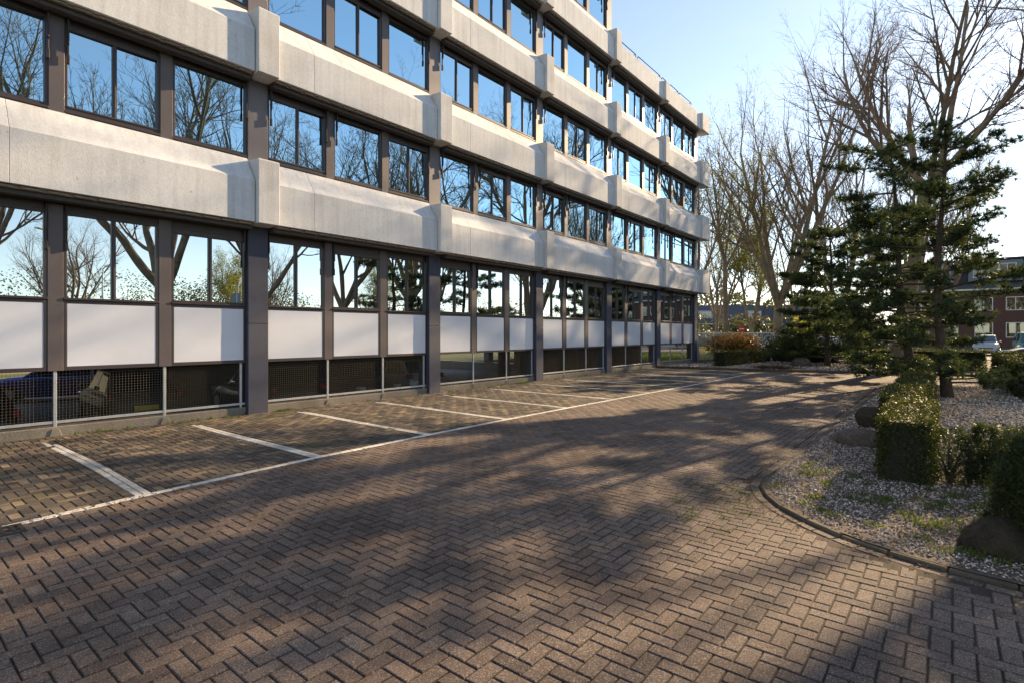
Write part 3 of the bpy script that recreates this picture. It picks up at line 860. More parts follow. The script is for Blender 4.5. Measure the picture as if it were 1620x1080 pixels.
def grow_tree(seed, H, r0, fork=0.25, limbs=4, spread=(18, 40), lean=(0.0, 0.0), depth=4, dens=1.0, rmin=0.008, up=0.10, first=None):
    rd = random.Random(seed)
    trunk, crown, tips = [], [], []
    def sides(r): return 8 if r > 0.12 else 6 if r > 0.05 else 4 if r > 0.018 else 3
    def perp(d):
        a = Vector((rd.gauss(0, 1), rd.gauss(0, 1), rd.gauss(0, 1))); a -= a.dot(d)*d
        return a.normalized()
    def branch(p, d, L, r, lv):
        n = max(3, min(9, int(L/(0.45 if lv > 2 else 0.9))+2))
        if lv >= depth: n = 3
        pts, rad = [tuple(p)], [r]
        wig = (0.05, 0.10, 0.14, 0.17, 0.20, 0.22)[min(lv, 5)]
        nodes = []
        rend = max(rmin*0.7, r*(0.35 if lv < 2 else 0.28))
        for i in range(1, n):
            d = (d + perp(d)*rd.uniform(0.2, 1.0)*wig + Vector((0, 0, up*(1.0 if lv < 3 else 0.8)))).normalized()
            p = p + d*(L/(n-1)); t = i/(n-1)
            rr = r + (rend-r)*t
            pts.append(tuple(p)); rad.append(max(rmin*0.7, rr)); nodes.append((p.copy(), d.copy(), rr, t))
        (trunk if lv < 2 else crown).append((pts, rad, sides(r)))
        if lv >= depth:
            tips.append((p.copy(), d.copy())); return
        nc = [0, 7, 6, 5, 4, 4][lv]
        nc = max(2, int(round(nc*dens*rd.uniform(0.8, 1.2))))
        for c in range(nc):
            t = 0.22 + 0.78*(c + rd.random()*0.8)/nc
            if c == nc-1: t = 1.0
            fi = min(len(nodes)-1, max(0, int(t*len(nodes)-0.5)))
            q, dd, rr, tt = nodes[fi]
            ang = R(rd.uniform(22, 52)) if c < nc-1 else R(rd.uniform(5, 20))
            nd = (dd*math.cos(ang) + perp(dd)*math.sin(ang)).normalized()
            if nd.z < -0.15: nd.z *= -0.3; nd.normalize()
            cl = L*rd.uniform(0.42, 0.62)*(1.0-0.30*tt)
            if cl < 0.25: continue
            branch(q, nd, cl, max(rmin, min(rr*0.70, r*0.46)), lv+1)
    # trunk
    fz = H*fork; n = 6
    pts, rad = [], []
    for i in range(n+1):
        t = i/n
        pts.append((lean[0]*fz*t + 0.06*math.sin(t*4+seed), lean[1]*fz*t + 0.05*math.cos(t*3+seed)-0.05*math.cos(seed), fz*t-0.15*(i == 0)))
        rad.append(r0*(1.0-0.25*t) * (1.45 if i == 0 else 1.12 if i == 1 else 1.0))
    trunk.append((pts, rad, 12))
    top = Vector(pts[-1])
    a0 = rd.uniform(0, 6.28)
    for i in range(limbs):
        az = a0 + i*2*math.pi/limbs + rd.uniform(-0.4, 0.4); tilt = R(rd.uniform(*spread))
        if first and i < len(first): az, tilt = first[i][0], first[i][1]
        d = Vector((math.cos(az)*math.sin(tilt)+lean[0]*0.4, math.sin(az)*math.sin(tilt)+lean[1]*0.4, math.cos(tilt))).normalized()
        L = (H-fz)*rd.uniform(0.62, 0.80)
        branch(top - Vector((0, 0, rd.uniform(0, 0.12)*fz)), d, L, r0*rd.uniform(0.42, 0.60), 1)
    return trunk, crown, tips

def quads_from(P, A, B, mat, tint, name):
    """leaf quads: centre P, half axes A and B (n,3)"""
    V = np.stack([P-A, P+B*0.9, P+A, P-B*0.9], axis=1).reshape(-1, 3)
    F = np.arange(len(P)*4).reshape(-1, 4)
    return np_mesh(name, V, [F], mat, tint=np.repeat(tint, 4))

def rand_unit(n):
    v = rng.normal(size=(n, 3)); return v/(np.linalg.norm(v, axis=1, keepdims=True)+1e-9)

def leaf_quads(name, P, N, size, mat, tint, flat=0.5):
    n = len(P)
    N = N + rand_unit(n)*flat*1.4; N /= np.linalg.norm(N, axis=1, keepdims=True)+1e-9
    A = np.cross(N, rand_unit(n)); A /= np.linalg.norm(A, axis=1, keepdims=True)+1e-9
    B = np.cross(N, A)
    s = (size*rng.uniform(0.6, 1.25, n))[:, None]
    return quads_from(P, A*s, B*s*0.55, mat, tint, name)

def bare_tree(name, label, loc, args, rz=0.0, leaves=None, group=None):
    root = tag(empty(name, loc, rz), label, 'tree', group)
    tr, cr, tips = grow_tree(**args)
    obj('trunk', tubes_mesh('trunk', tr, M['bark']), root)
    obj('crown', tubes_mesh('crown', cr, M['twig']), root)
    if leaves:
        k, size, mat = leaves
        T = np.array([tuple(t[0]) for t in tips]); T = T[rng.permutation(len(T))]
        P = np.repeat(T, k, axis=0) + rng.normal(size=(len(T)*k, 3))*0.22
        obj('leaves', leaf_quads('leaves', P, rand_unit(len(P)), size, M[mat], rng.uniform(0, 1, len(P)), 0.8), root)
    return root

def copy_tree(src, name, label, loc, rz, scale=1.0, group=None):
    r = src.copy(); C.objects.link(r); r.name = name
    r.location = loc; r.rotation_euler = (0, 0, rz); r.scale = (scale, scale, scale)
    r['label'] = label
    if group: r['group'] = group
    for ch in src.children:
        c = ch.copy(); C.objects.link(c); c.parent = r
    return r

def pine(name, label, loc, H, Rm, seed, lean=(0, 0), z_low=0.5, dens=1.0, gap=0.0, shoulder=0.6, tip=0.25, step=(0.40, 0.62), low=0.6):
    rd = random.Random(seed)
    root = tag(empty(name, loc), label, 'tree', 'conifers in the planting beds')
    pts, rad = [], []
    n = 12
    def axis(t): return Vector((lean[0]*H*t + 0.12*math.sin(6.2*t+seed) - 0.12*math.sin(seed), lean[1]*H*t + 0.12*math.cos(5.4*t+seed)-0.12*math.cos(seed), H*t))
    for i in range(n+1):
        t = i/n; p = axis(t); pts.append(tuple(p - Vector((0, 0, 0.1*(i == 0))))); rad.append(0.017*H*(1-0.9*t)+0.012 + (0.03 if i == 0 else 0))
    polys = []
    Tp, Td, Ts = [], [], []
    z = z_low
    az0 = rd.uniform(0, 6)
    while z < H-0.2:
        t = z/H
        prof = (0.88 + 0.14*math.sin(t*9.0+seed))*min(1.0, low+(1-low)*t/0.45) if t < shoulder else 1.0-(t-shoulder)/(1-shoulder)*(1-tip)
        nb = rd.randint(4, 6)
        for b in range(nb):
            if rd.random() < gap*(0.3+t): continue
            az = az0 + b*2*math.pi/nb + rd.uniform(-0.5, 0.5)
            L = Rm*prof*rd.uniform(0.55, 1.15)
            base = axis(min(1, (z+rd.uniform(-0.16, 0.16))/H))
            d = Vector((math.cos(az), math.sin(az), rd.uniform(-0.02, 0.20)+0.22*t))
            m = max(5, int(L/0.30)); bp = [tuple(base)]; br = [0.009*L+0.012]
            p = base.copy()
            pad = rd.uniform(0.7, 1.3)
            for i in range(1, m+1):
                d = (d + Vector((rd.gauss(0, 0.09), rd.gauss(0, 0.09), -0.05 if i < m*0.6 else 0.07))).normalized()
                p = p + d*(L/m); tt = i/m
                bp.append(tuple(p)); br.append((0.009*L+0.012)*(1-tt*0.85)+0.003)
                if tt > 0.34 and rd.random() > 0.10:
                    for s_ in (-1, 1):
                        for q in range(2 if rd.random() < 0.6 else 1):
                            a2 = s_*R(rd.uniform(25, 80))
                            dd = Vector((d.x*math.cos(a2)-d.y*math.sin(a2), d.x*math.sin(a2)+d.y*math.cos(a2), rd.uniform(-0.10, 0.30))).normalized()
                            sl = min(0.85, L*rd.uniform(0.12, 0.32))*(1.15-tt*0.6)*pad
                            e = p + dd*sl
                            polys.append(([tuple(p), tuple((p+e)/2+Vector((0, 0, 0.01))), tuple(e)], [0.008, 0.006, 0.004], 3))
                            nn = max(3, int(sl/0.075*dens)); bright = rd.gauss(0, 0.12)
                            for w in range(nn):
                                f = (w+rd.random())/nn
                                Tp.append(tuple(p + dd*sl*(0.25+0.8*f) + Vector((rd.gauss(0, 0.08), rd.gauss(0, 0.08), rd.gauss(0.02, 0.085))))); Td.append(tuple(dd*0.6 + Vector((rd.gauss(0, 0.3), rd.gauss(0, 0.3), 0.55)))); Ts.append(bright)
                    Tp.append(tuple(p)); Td.append(tuple(d + Vector((0, 0, 0.4)))); Ts.append(0)
            polys.append((bp, br, 4))
            for w in range(3):
                Tp.append(tuple(p + Vector((rd.gauss(0, 0.05), rd.gauss(0, 0.05), rd.gauss(0, 0.03))))); Td.append(tuple(d)); Ts.append(0.1)
        z += rd.uniform(*step)*(1.0+0.25*t); az0 += 0.7
    for i in range(14):
        p = axis(1.0-0.02*i); Tp.append(tuple(p)); Td.append((rd.gauss(0, 0.4), rd.gauss(0, 0.4), 1)); Ts.append(0)
    obj('trunk', tubes_mesh('trunk', [(pts, rad, 9)], M['pine_bark']), root)
    obj('branches', tubes_mesh('branches', polys, M['pine_bark']), root)
    Tp = np.array(Tp); Td = np.array(Td); Td /= np.linalg.norm(Td, axis=1, keepdims=True)
    K = 22
    P = np.repeat(Tp, K, axis=0); D = np.repeat(Td, K, axis=0)
    n = len(P)
    D = D*0.65 + rand_unit(n)*0.95; D /= np.linalg.norm(D, axis=1, keepdims=True)
    ln = rng.uniform(0.09, 0.19, n)[:, None]; Wd = np.cross(D, rand_unit(n)); Wd /= np.linalg.norm(Wd, axis=1, keepdims=True)+1e-9
    w = 0.0095
    tuft_t = np.repeat(np.clip(rng.normal(0.40, 0.18, len(Tp)) + np.array(Ts), 0, 1), K)
    V = np.stack([P-Wd*w, P+Wd*w, P+D*ln], axis=1).reshape(-1, 3)
    obj('crown', np_mesh('crown', V, [np.arange(n*3).reshape(-1, 3)], M['needle'], tint=np.repeat(tuft_t, 3)), root)
    return root

def hedge(name, label, x0, x1, y0, y1, h, per_m2, size, mat='hedge', rz=0.0, origin=None, group=None, ragged=0.06, z0=0.02):
    """a clipped hedge as a box of leaves round a twiggy core; local box centred on origin"""
    cx, cy = (x0+x1)/2, (y0+y1)/2
    root = tag(empty(name, (cx, cy, 0), rz), label, 'hedge', group)
    lx, ly = (x1-x0), (y1-y0)
    ins = max(0.06, ragged*1.3)
    m = MB(); m.box(-lx/2+ins, lx/2-ins, -ly/2+ins, ly/2-ins, z0, h-ins)
    m.build('core', M['hedge_core'], root)
    faces = [((1, 0, 0), lx, ly, h), ((-1, 0, 0), lx, ly, h), ((0, 1, 0), lx, ly, h), ((0, -1, 0), lx, ly, h), ((0, 0, 1), lx, ly, h)]
    Ps, Ns, Ts = [], [], []
    for nrm, *_ in faces:
        area = ly*h if nrm[0] else lx*h if nrm[1] else lx*ly
        n = int(area*per_m2)
        a, b = rng.uniform(-0.5, 0.5, n), rng.uniform(0, 1, n)
        dep = -np.abs(rng.normal(0, ragged, n)) + rng.normal(0, ragged*0.35, n)
        if nrm[0]: P = np.stack([np.full(n, nrm[0]*lx/2)+nrm[0]*dep, a*ly, b*h], 1)
        elif nrm[1]: P = np.stack([a*lx, np.full(n, nrm[1]*ly/2)+nrm[1]*dep, b*h], 1)
        else: P = np.stack([a*lx, (b-0.5)*ly, h+dep], 1)
        stray = rng.uniform(size=n) < 0.05
        P += np.array(nrm)[None]*(stray*np.abs(rng.normal(0, 0.05, n)))[:, None]
        # a trimmed hedge is never a perfect plane
        wob = 0.030*np.sin(P[:, 0]*3.1+cx)*np.sin(P[:, 2]*4.0+1.0) + 0.025*np.sin(P[:, 1]*5.0+P[:, 0]*1.7)
        P += np.array(nrm)[None]*wob[:, None]
        # gaps where the inside shows
        keep = (np.sin(P[:, 0]*9+P[:, 2]*7)+np.sin(P[:, 1]*11+P[:, 0]*5+2)+rng.normal(0, 0.8, n)) > -1.5
        P = P[keep]; n = len(P)
        Ps.append(P); Ns.append(np.repeat(np.array([nrm], float), n, 0))
        Ts.append(np.clip(rng.normal(0.40 if nrm[2] == 0 else 0.52, 0.22, n), 0, 1))
    P = np.concatenate(Ps); N = np.concatenate(Ns); T = np.concatenate(Ts)
    obj('leaves', leaf_quads('leaves', P, N, size, M[mat], T, 0.7), root)
    return root

def bush(name, label, loc, rx, ry, h, n, size, mat, tint_top=0.0, group=None, lumps=9, seed=1, stems=True, dens_in=0.25):
    """rounded shrub: overlapping lumps of leaves with gaps between them"""
    rd = random.Random(seed)
    root = tag(empty(name, loc), label, 'shrub', group)
    L = [(rd.uniform(-0.55, 0.55)*rx, rd.uniform(-0.55, 0.55)*ry, rd.uniform(0.30, 0.68)*h, rd.uniform(0.38, 0.62)) for _ in range(lumps)]
    Ps, Ns = [], []
    per = n//lumps
    for lx, ly, lz, s in L:
        d = rand_unit(per)
        rr = np.where(rng.uniform(size=per) < dens_in, rng.uniform(0.4, 1, per), rng.normal(0.97, 0.07, per))[:, None]
        P = np.array([[lx, ly, lz]]) + d*rr*np.array([[rx*s, ry*s, h*s*0.62]])
        Ps.append(P); Ns.append(d)
    P = np.concatenate(Ps); N = np.concatenate(Ns)
    k = (P[:, 2] > 0.02) & (P[:, 2] < h*1.08); P, N = P[k], N[k]
    T = np.clip(rng.normal(0.35, 0.2, len(P)) + tint_top*np.clip((P[:, 2]/h-0.55)/0.45, 0, 1), 0, 1)
    obj('leaves', leaf_quads('leaves', P, N, size, M[mat], T, 0.6), root)
    if stems:
        pol = []
        for lx, ly, lz, s in L:
            pol.append(([(lx*0.15, ly*0.15, -0.02), (lx*0.5, ly*0.5, lz*0.5), (lx, ly, lz+h*s*0.3)], [0.022, 0.016, 0.006], 5))
        obj('stems', tubes_mesh('stems', pol, M['pine_bark']), root)
    return root

# ------------------------------------------------------------------ planting in view
pine('pine_tree', 'pine leaning over the driveway with a broad open crown behind the low hedge', (24.3, 1.05, 0), 8.7, 3.1, 11, lean=(-0.02, 0.10), z_low=0.40, dens=1.75, gap=0.34, shoulder=0.72, tip=0.55, step=(0.42, 0.62), low=0.75)
pine('pine_tree', 'nearest and straightest pine with a bare lower trunk standing in pale gravel', (19.45, 0.10, 0), 7.5, 2.15, 23, lean=(0.0, 0.015), z_low=0.55, dens=1.8, gap=0.26, shoulder=0.66, tip=0.40, step=(0.38, 0.56), low=1.0)
pine('pine_tree', 'small dark pine beside the boulder on the far bed', (33.2, 5.2, 0), 7.6, 3.5, 37, lean=(0.03, 0.01), z_low=0.5, dens=2.6, gap=0.02, shoulder=0.5, tip=0.20, step=(0.40, 0.58), low=0.95)

hedge('box_hedge', 'near block of low clipped hedge with a dark end face beside the driveway', 7.95, 10.05, 0.16, 0.72, 0.82, 4200, 0.017, group='clipped hedges')
hedge('box_hedge', 'long low clipped hedge with sunlit top running towards the pines', 10.25, 19.0, 0.36, 0.90, 0.86, 1800, 0.024, group='clipped hedges')
hedge('box_hedge', 'clipped hedge with bright top in front of the parked cars', 20.6, 33.0, -2.25, -1.35, 0.98, 700, 0.036, group='clipped hedges')
hedge('box_hedge', 'short dark clipped hedge crossing behind the pines', 33.3, 34.2, -1.2, 3.2, 1.0, 700, 0.038, group='clipped hedges')
hedge('box_hedge', 'low clipped hedge with a square end near the building corner', 29.0, 36.2, 8.95, 9.6, 0.86, 900, 0.034, group='clipped hedges', rz=R(-4))
hedge('box_hedge', 'shaded low hedge below the glossy dark shrubs', 36.4, 37.1, 5.2, 8.75, 0.86, 800, 0.036, group='clipped hedges')

bush('photinia_bush', 'orange tipped rounded shrub behind the far low hedge', (35.6, 10.9, 0.04), 2.3, 1.7, 1.85, 7000, 0.075, 'photinia', tint_top=0.55, seed=3, lumps=14)
bush('rhododendron_bush', 'large glossy dark shrub between orange shrub and small pine', (39.3, 7.9, 0.04), 2.6, 2.3, 1.9, 6500, 0.085, 'laurel', tint_top=0.3, seed=5, lumps=14)
bush('rhododendron_bush', 'glossy dark shrub behind the small far pine', (40.5, 3.9, 0.04), 2.3, 2.0, 1.7, 5000, 0.085, 'laurel', tint_top=0.3, seed=6, lumps=12)
bush('laurel_bush', 'loose green shrub at the foot of the middle pine', (30.8, 1.6, 0.04), 1.2, 1.2, 0.9, 2500, 0.06, 'hedge', tint_top=0.2, seed=8, lumps=8)

# thin row of young yews beside the near hedge block and the round yew at the frame edge
def yew(name, label, loc, r, h, n, seed, mat='yew', group=None):
    """yew: short needle sprays set all over a rounded or upright body of shoots"""
    rd = random.Random(seed)
    root = tag(empty(name, loc), label, 'shrub', group)
    wood = [([(0, 0, -0.02), (0.01, 0, h*0.35), (0, 0.01, h*0.75)], [0.03, 0.025, 0.008], 6)]
    for i in range(14):
        az = rd.uniform(0, 6.28); hz = rd.uniform(0.3, 0.9)*h
        wood.append(([(0, 0, 0.05), (math.cos(az)*r*0.35, math.sin(az)*r*0.35, hz*0.55), (math.cos(az)*r*0.75, math.sin(az)*r*0.75, hz)], [0.012, 0.008, 0.003], 4))
    obj('stems', tubes_mesh('stems', wood, M['pine_bark']), root)
    az = rng.uniform(0, 6.283, n); hz = rng.uniform(0.03, 1.0, n)
    rr = r*np.sqrt(np.clip(1-((hz-0.42)/0.62)**2, 0.04, 1))*(1+0.14*np.sin(az*3+hz*6+seed)+0.10*np.sin(az*7-hz*11))
    q = 1-0.38*rng.uniform(0, 1, n)**2
    S = np.stack([np.cos(az)*rr*q, np.sin(az)*rr*q, hz*h*0.96], 1)
    D = np.stack([np.cos(az), np.sin(az), rng.uniform(0.1, 1.1, n)], 1) + rng.normal(0, 0.35, (n, 3)); D /= np.linalg.norm(D, axis=1, keepdims=True)
    Lg = rng.uniform(0.04, 0.12, n)[:, None]
    K = 18
    f = np.tile((np.arange(K)+0.5)/K, n)[:, None]
    P = np.repeat(S, K, 0) + np.repeat(D*Lg, K, 0)*f
    DD = np.repeat(D, K, 0); m = len(P)
    side = np.repeat(np.cross(D, rand_unit(n)), K, 0); side /= np.linalg.norm(side, axis=1, keepdims=True)+1e-9
    side *= np.where(np.arange(m) % 2 == 0, 1, -1)[:, None]
    D2 = side*0.9 + DD*0.55 + rng.normal(0, 0.18, (m, 3)); W2 = np.cross(D2, rand_unit(m)); W2 /= np.linalg.norm(W2, axis=1, keepdims=True)+1e-9
    ln = rng.uniform(0.015, 0.026, m)[:, None]; w = 0.0030
    V = np.stack([P-W2*w, P+W2*w, P+D2*ln], 1).reshape(-1, 3)
    tt = np.repeat(np.clip(rng.normal(0.38, 0.2, n) + 0.2*(hz-0.5), 0, 1), K)
    obj('needles', np_mesh('needles', V, [np.arange(m*3).reshape(-1, 3)], M[mat], tint=np.repeat(tt, 3)), root)
    return root
yew('yew_bush', 'rounded green yew bush leaning over the largest boulder', (6.25, -0.74, 0.02), 0.46, 1.0, 7500, 41)
yew('yew_shrub', 'thin ragged yew next to the dark end of the near hedge', (8.30, 0.02, 0.02), 0.18, 0.68, 650, 42, group='young yews in a row')
yew('yew_shrub', 'sparse low yew second in the row from the near hedge', (8.42, -0.16, 0.02), 0.17, 0.56, 320, 43, group='young yews in a row')
yew('yew_shrub', 'narrow upright dark yew third in the row from the near hedge', (8.52, -0.30, 0.02), 0.11, 0.72, 1100, 44, group='young yews in a row')
yew('yew_shrub', 'loose yew half hidden behind the rounded yew bush', (8.66, -0.66, 0.02), 0.30, 0.70, 1100, 45, group='young yews in a row')

# boulders
def boulder(label, loc, dim, mat, seed, rz=0.0):
    bm = bmesh.new(); bmesh.ops.create_icosphere(bm, subdivisions=4, radius=1.0)
    for v in bm.verts:
        p = v.co.copy()
        k = 1 + 0.16*mnoise.noise(p*1.1+Vector((seed, 0, 0))) + 0.07*mnoise.noise(p*2.7+Vector((0, seed, 0))) + 0.05*mnoise.noise(p*6+Vector((0, 0, seed))) + 0.025*mnoise.noise(p*15+Vector((seed, 0, seed)))
        sq = (abs(p.x)**3+abs(p.y)**3+abs(p.z)**3)**(1/3)
        v.co = p*k/(0.55+0.45*sq)
        if v.co.z < -0.35: v.co.z = -0.35
        v.co.x *= dim[0]/2; v.co.y *= dim[1]/2; v.co.z *= dim[2]/1.35
    me = bpy.data.meshes.new('boulder'); bm.to_mesh(me); bm.free()
    me.polygons.foreach_set('use_smooth', [True]*len(me.polygons)); me.materials.append(M[mat])
    o = obj('boulder', me, None, loc, rz); tag(o, label, 'boulder', 'boulders in the gravel beds')
    return o
boulder('dark rounded boulder furthest along the near bed beside the hedge', (12.6, 1.17, 0.10), (0.75, 0.62, 0.40), 'boulder', 1.3, 0.3)
boulder('long low brownish boulder beside the near hedge block', (10.35, 1.18, 0.08), (0.50, 0.72, 0.26), 'boulder2', 4.1, 0.1)
boulder('largest mossy boulder in front of the rounded yew bush', (6.02, -0.32, 0.07), (0.50, 0.54, 0.29), 'boulder', 7.7, -0.6)
boulder('grey boulder on the far bed left of the small pine', (32.3, 6.3, 0.12), (0.75, 1.0, 0.55), 'boulder2', 9.9, 0.2)

# gravel chips: close by each chip is a stone, joined because nobody could count them
def chips(name, poly, n, smin, smax, z, label, exclude=None, weight=None):
    xs = np.array([p[0] for p in poly]); ys = np.array([p[1] for p in poly])
    P = np.zeros((0, 2))
    while len(P) < n:
        q = np.stack([rng.uniform(xs.min(), xs.max(), n*2), rng.uniform(ys.min(), ys.max(), n*2)], 1)
        k = in_poly(q[:, 0], q[:, 1], poly)
        if weight is not None: k &= rng.uniform(size=len(q)) < weight(q)
        P = np.concatenate([P, q[k]])
    P = P[:n]
    base = np.array([(1, 0, 0), (0, 1, 0), (-1, 0, 0), (0, -1, 0), (0.1, 0.1, 0.75), (-0.05, -0.1, -0.5)])
    tri = np.array([(0, 1, 4), (1, 2, 4), (2, 3, 4), (3, 0, 4), (1, 0, 5), (2, 1, 5), (3, 2, 5), (0, 3, 5)])
    s = rng.uniform(smin, smax, n) * (1+0.6*(rng.uniform(size=n) < 0.06))
    sh = base[None] * np.stack([s, s*rng.uniform(0.65, 0.95, n), s*rng.uniform(0.65, 0.95, n)], 1)[:, None, :]
    sh = sh + rng.normal(0, 0.16, sh.shape)*s[:, None, None]
    a = rng.uniform(0, 6.28, n); ca, sa = np.cos(a)[:, None], np.sin(a)[:, None]
    x = sh[..., 0]*ca - sh[..., 1]*sa; y = sh[..., 0]*sa + sh[..., 1]*ca
    tl = rng.normal(0, 0.35, n)[:, None]
    zz = sh[..., 2] + x*tl
    V = np.stack([x+P[:, 0:1], y+P[:, 1:2], zz+z+s[:, None]*0.25], -1).reshape(-1, 3)
    F = (tri[None]+(np.arange(n)*6)[:, None, None]).reshape(-1, 3)
    tint = np.clip(rng.normal(0.50, 0.27, n), 0, 1)
    o = obj(name, np_mesh(name, V, [F], M['pebble'], tint=np.repeat(tint, 6)))
    return tag(o, label, 'gravel', kind='stuff')
inner = offset_line(ISL, 0.06)
near_poly = [p for p in inner if p[0] < 11.5] + [(5.3, -1.6), (11.5, -1.6)]
near_poly = [(11.5, 1.72)] + near_poly
chips('gravel', near_poly, 30000, 0.007, 0.0135, 0.030, 'pale stone chips over the near planting bed')
chips('gravel', [(11.5, 1.72), (11.5, -1.4), (23.7, -1.4), (23.7, 1.70)], 13000, 0.016, 0.028, 0.030, 'pale stone chips along the bed towards the pines')
chips('gravel', [(27.2, 11.9), (27.6, 9.1), (27.85, 7.0), (28.8, 3.6), (29.3, 1.6), (38, 1.6), (37, 9), (30, 11.8)], 6000, 0.03, 0.05, 0.055, 'stone chips on the far bed')

# grass, weeds, dead leaves
def blades(name, P, hmin, hmax, w, mat, label, cat='grass', lean=0.5):
    n = len(P)
    a = rng.uniform(0, 6.28, n); h = rng.uniform(hmin, hmax, n)
    d = np.stack([np.cos(a), np.sin(a), np.zeros(n)], 1); s = np.stack([-np.sin(a), np.cos(a), np.zeros(n)], 1)*w
    ln = rng.uniform(0.1, lean, n)[:, None]
    up = np.array([[0, 0, 1.0]])
    m1 = P + d*ln*h[:, None]*0.4 + up*h[:, None]*0.6; m2 = P + d*ln*h[:, None] + up*h[:, None]
    V = np.stack([P-s, P+s, m1+s*0.7, m1-s*0.7, m2], 1).reshape(-1, 3)
    i = np.arange(n)*5
    q = np.stack([i, i+1, i+2, i+3], 1); t = np.stack([i+3, i+2, i+4], 1)
    o = obj(name, np_mesh(name, V, [q, t], M[mat], tint=np.repeat(rng.uniform(0, 1, n), 5)))
    return tag(o, label, cat, kind='stuff')
def clumps(centres, per, sp, z):
    c = np.repeat(np.array(centres), per, axis=0)
    n = len(c)
    return np.stack([c[:, 0]+rng.normal(0, sp, n), c[:, 1]+rng.normal(0, sp, n), np.full(n, z)], 1)
wc = [(random.uniform(5.6, 8.6), 0) for _ in range(60)]
wc = []
while len(wc) < 62:
    x, y = random.uniform(5.4, 9.5), random.uniform(-0.5, 1.7)
    if in_poly([x], [y], near_poly)[0] and random.random() < math.exp(-((x-6.9)**2)/2.0): wc.append((x, y))
blades('weeds', clumps(wc, 55, 0.05, 0.035), 0.015, 0.05, 0.004, 'grass', 'tufts of green weeds growing through the near gravel', 'weeds', 1.2)
wc = [(random.uniform(5.0, 6.9), random.uniform(1.5, 2.5)) for _ in range(40)] + [(random.uniform(5.2, 6.6), random.uniform(1.7, 2.4)) for _ in range(30)]
blades('moss_tufts', clumps(wc, 24, 0.03, 0.0), 0.006, 0.022, 0.003, 'grass', 'sprigs of moss in the paver joints beside the kerb', 'weeds', 1.2)
wc = [(random.uniform(1, 26), random.uniform(12.02, 12.27)) for _ in range(90)] + [(5.15+random.gauss(0, .2), 12.2) for _ in range(3)] + [(6.5+random.gauss(0, .12), 12.15) for _ in range(16)] + [(15.6+random.gauss(0, .15), 12.1) for _ in range(16)]
blades('wall_weeds', clumps(wc, 26, 0.04, 0.0), 0.015, 0.07, 0.004, 'grass', 'weeds along the foot of the building', 'weeds', 1.0)
wc = [(random.uniform(28.4, 29.2), random.uniform(6.0, 7.6)) for _ in range(40)]
blades('weed_patch', clumps(wc, 40, 0.12, 0.06), 0.06, 0.20, 0.010, 'litter', 'brown low plants at the kerb of the far bed', 'weeds', 1.0)
# lawn blades only where the lawn is close enough to show: past the building corner and behind the fence
n = 26000
P = np.stack([rng.uniform(33.2, 48, n), rng.uniform(12.2, 26, n), np.full(n, -0.07)], 1)
blades('grass', P, 0.08, 0.22, 0.012, 'grass', 'sunlit lawn past the end of the building', 'grass', 0.8)
n = 9000
P = np.stack([rng.uniform(26.6, 33.2, n), rng.uniform(13.2, 24, n), np.full(n, -0.07)], 1)
blades('grass', P, 0.08, 0.20, 0.012, 'grass', 'lawn seen below the last bay of the building', 'grass', 0.8)
fl = clumps([(random.uniform(41, 52), random.uniform(13.2, 15.5)) for _ in range(130)], 26, 0.16, 0.55); fl[:, 2] += rng.uniform(-0.25, 0.25, len(fl))
tag(obj('yellow_flowers', leaf_quads('yellow_flowers', fl, rand_unit(len(fl)), 0.06, M['flower'], rng.uniform(0, 1, len(fl)), 0.8)), 'yellow flowers behind the metal fence', 'flowers', kind='stuff')

def litter(name, P, size, label):
    n = len(P); N = np.tile(np.array([[0, 0, 1.0]]), (n, 1))
    o = obj(name, leaf_quads(name, P, N, size, M['litter'], rng.uniform(0, 1, n), 0.28)); return tag(o, label, 'leaves', kind='stuff')
pts = []
for _ in range(420): pts.append((random.gauss(1.6, 0.8), random.uniform(9.6, 12.15), 0.012))
for _ in range(260): pts.append((random.uniform(0.8, 3.0), line_v(1.6)-abs(random.gauss(0.06, 0.10)), 0.012))
for _ in range(520):
    i = random.randint(0, len(soldier)-4); t = random.random()
    x = soldier[i][0]*(1-t)+soldier[i+1][0]*t; y = soldier[i][1]*(1-t)+soldier[i+1][1]*t
    pts.append((x+random.gauss(0, 0.10), y+abs(random.gauss(0, 0.16))-0.02, 0.010))
for _ in range(520): pts.append((random.uniform(0.5, 24), random.uniform(-1.5, 12.1), 0.012))
pts = [p for p in pts if not in_poly([p[0]], [p[1]], ISL_POLY)[0]]
P = np.array(pts); P[:, 2] += np.array([undul(x, y) for x, y, _ in pts])
litter('leaf_litter', P, 0.015, 'scattered dead leaves over the paving')
pts = [(random.uniform(5.5, 12), random.uniform(-1.2, 1.65), 0.05) for _ in range(3600)]
pts = [p for p in pts if in_poly([p[0]], [p[1]], near_poly)[0]]
litter('bed_litter', np.array(pts), 0.020, 'dead leaves among the chips of the near bed')
# a few twigs blown on to the paving
pol = []
for _ in range(46):
    x, y = random.uniform(6.5, 17), random.uniform(2.0, 4.2); a = random.uniform(0, 6.28); L = random.uniform(0.08, 0.32)
    z = 0.012+undul(x, y)
    pol.append(([(x, y, z), (x+math.cos(a)*L*0.5, y+math.sin(a)*L*0.5, z+0.008), (x+math.cos(a+0.3)*L, y+math.sin(a+0.3)*L, z)], [0.004, 0.003, 0.002], 4))
tag(obj('fallen_twigs', tubes_mesh('fallen_twigs', pol, M['twig'])), 'small fallen twigs on the driveway', 'twigs', kind='stuff')

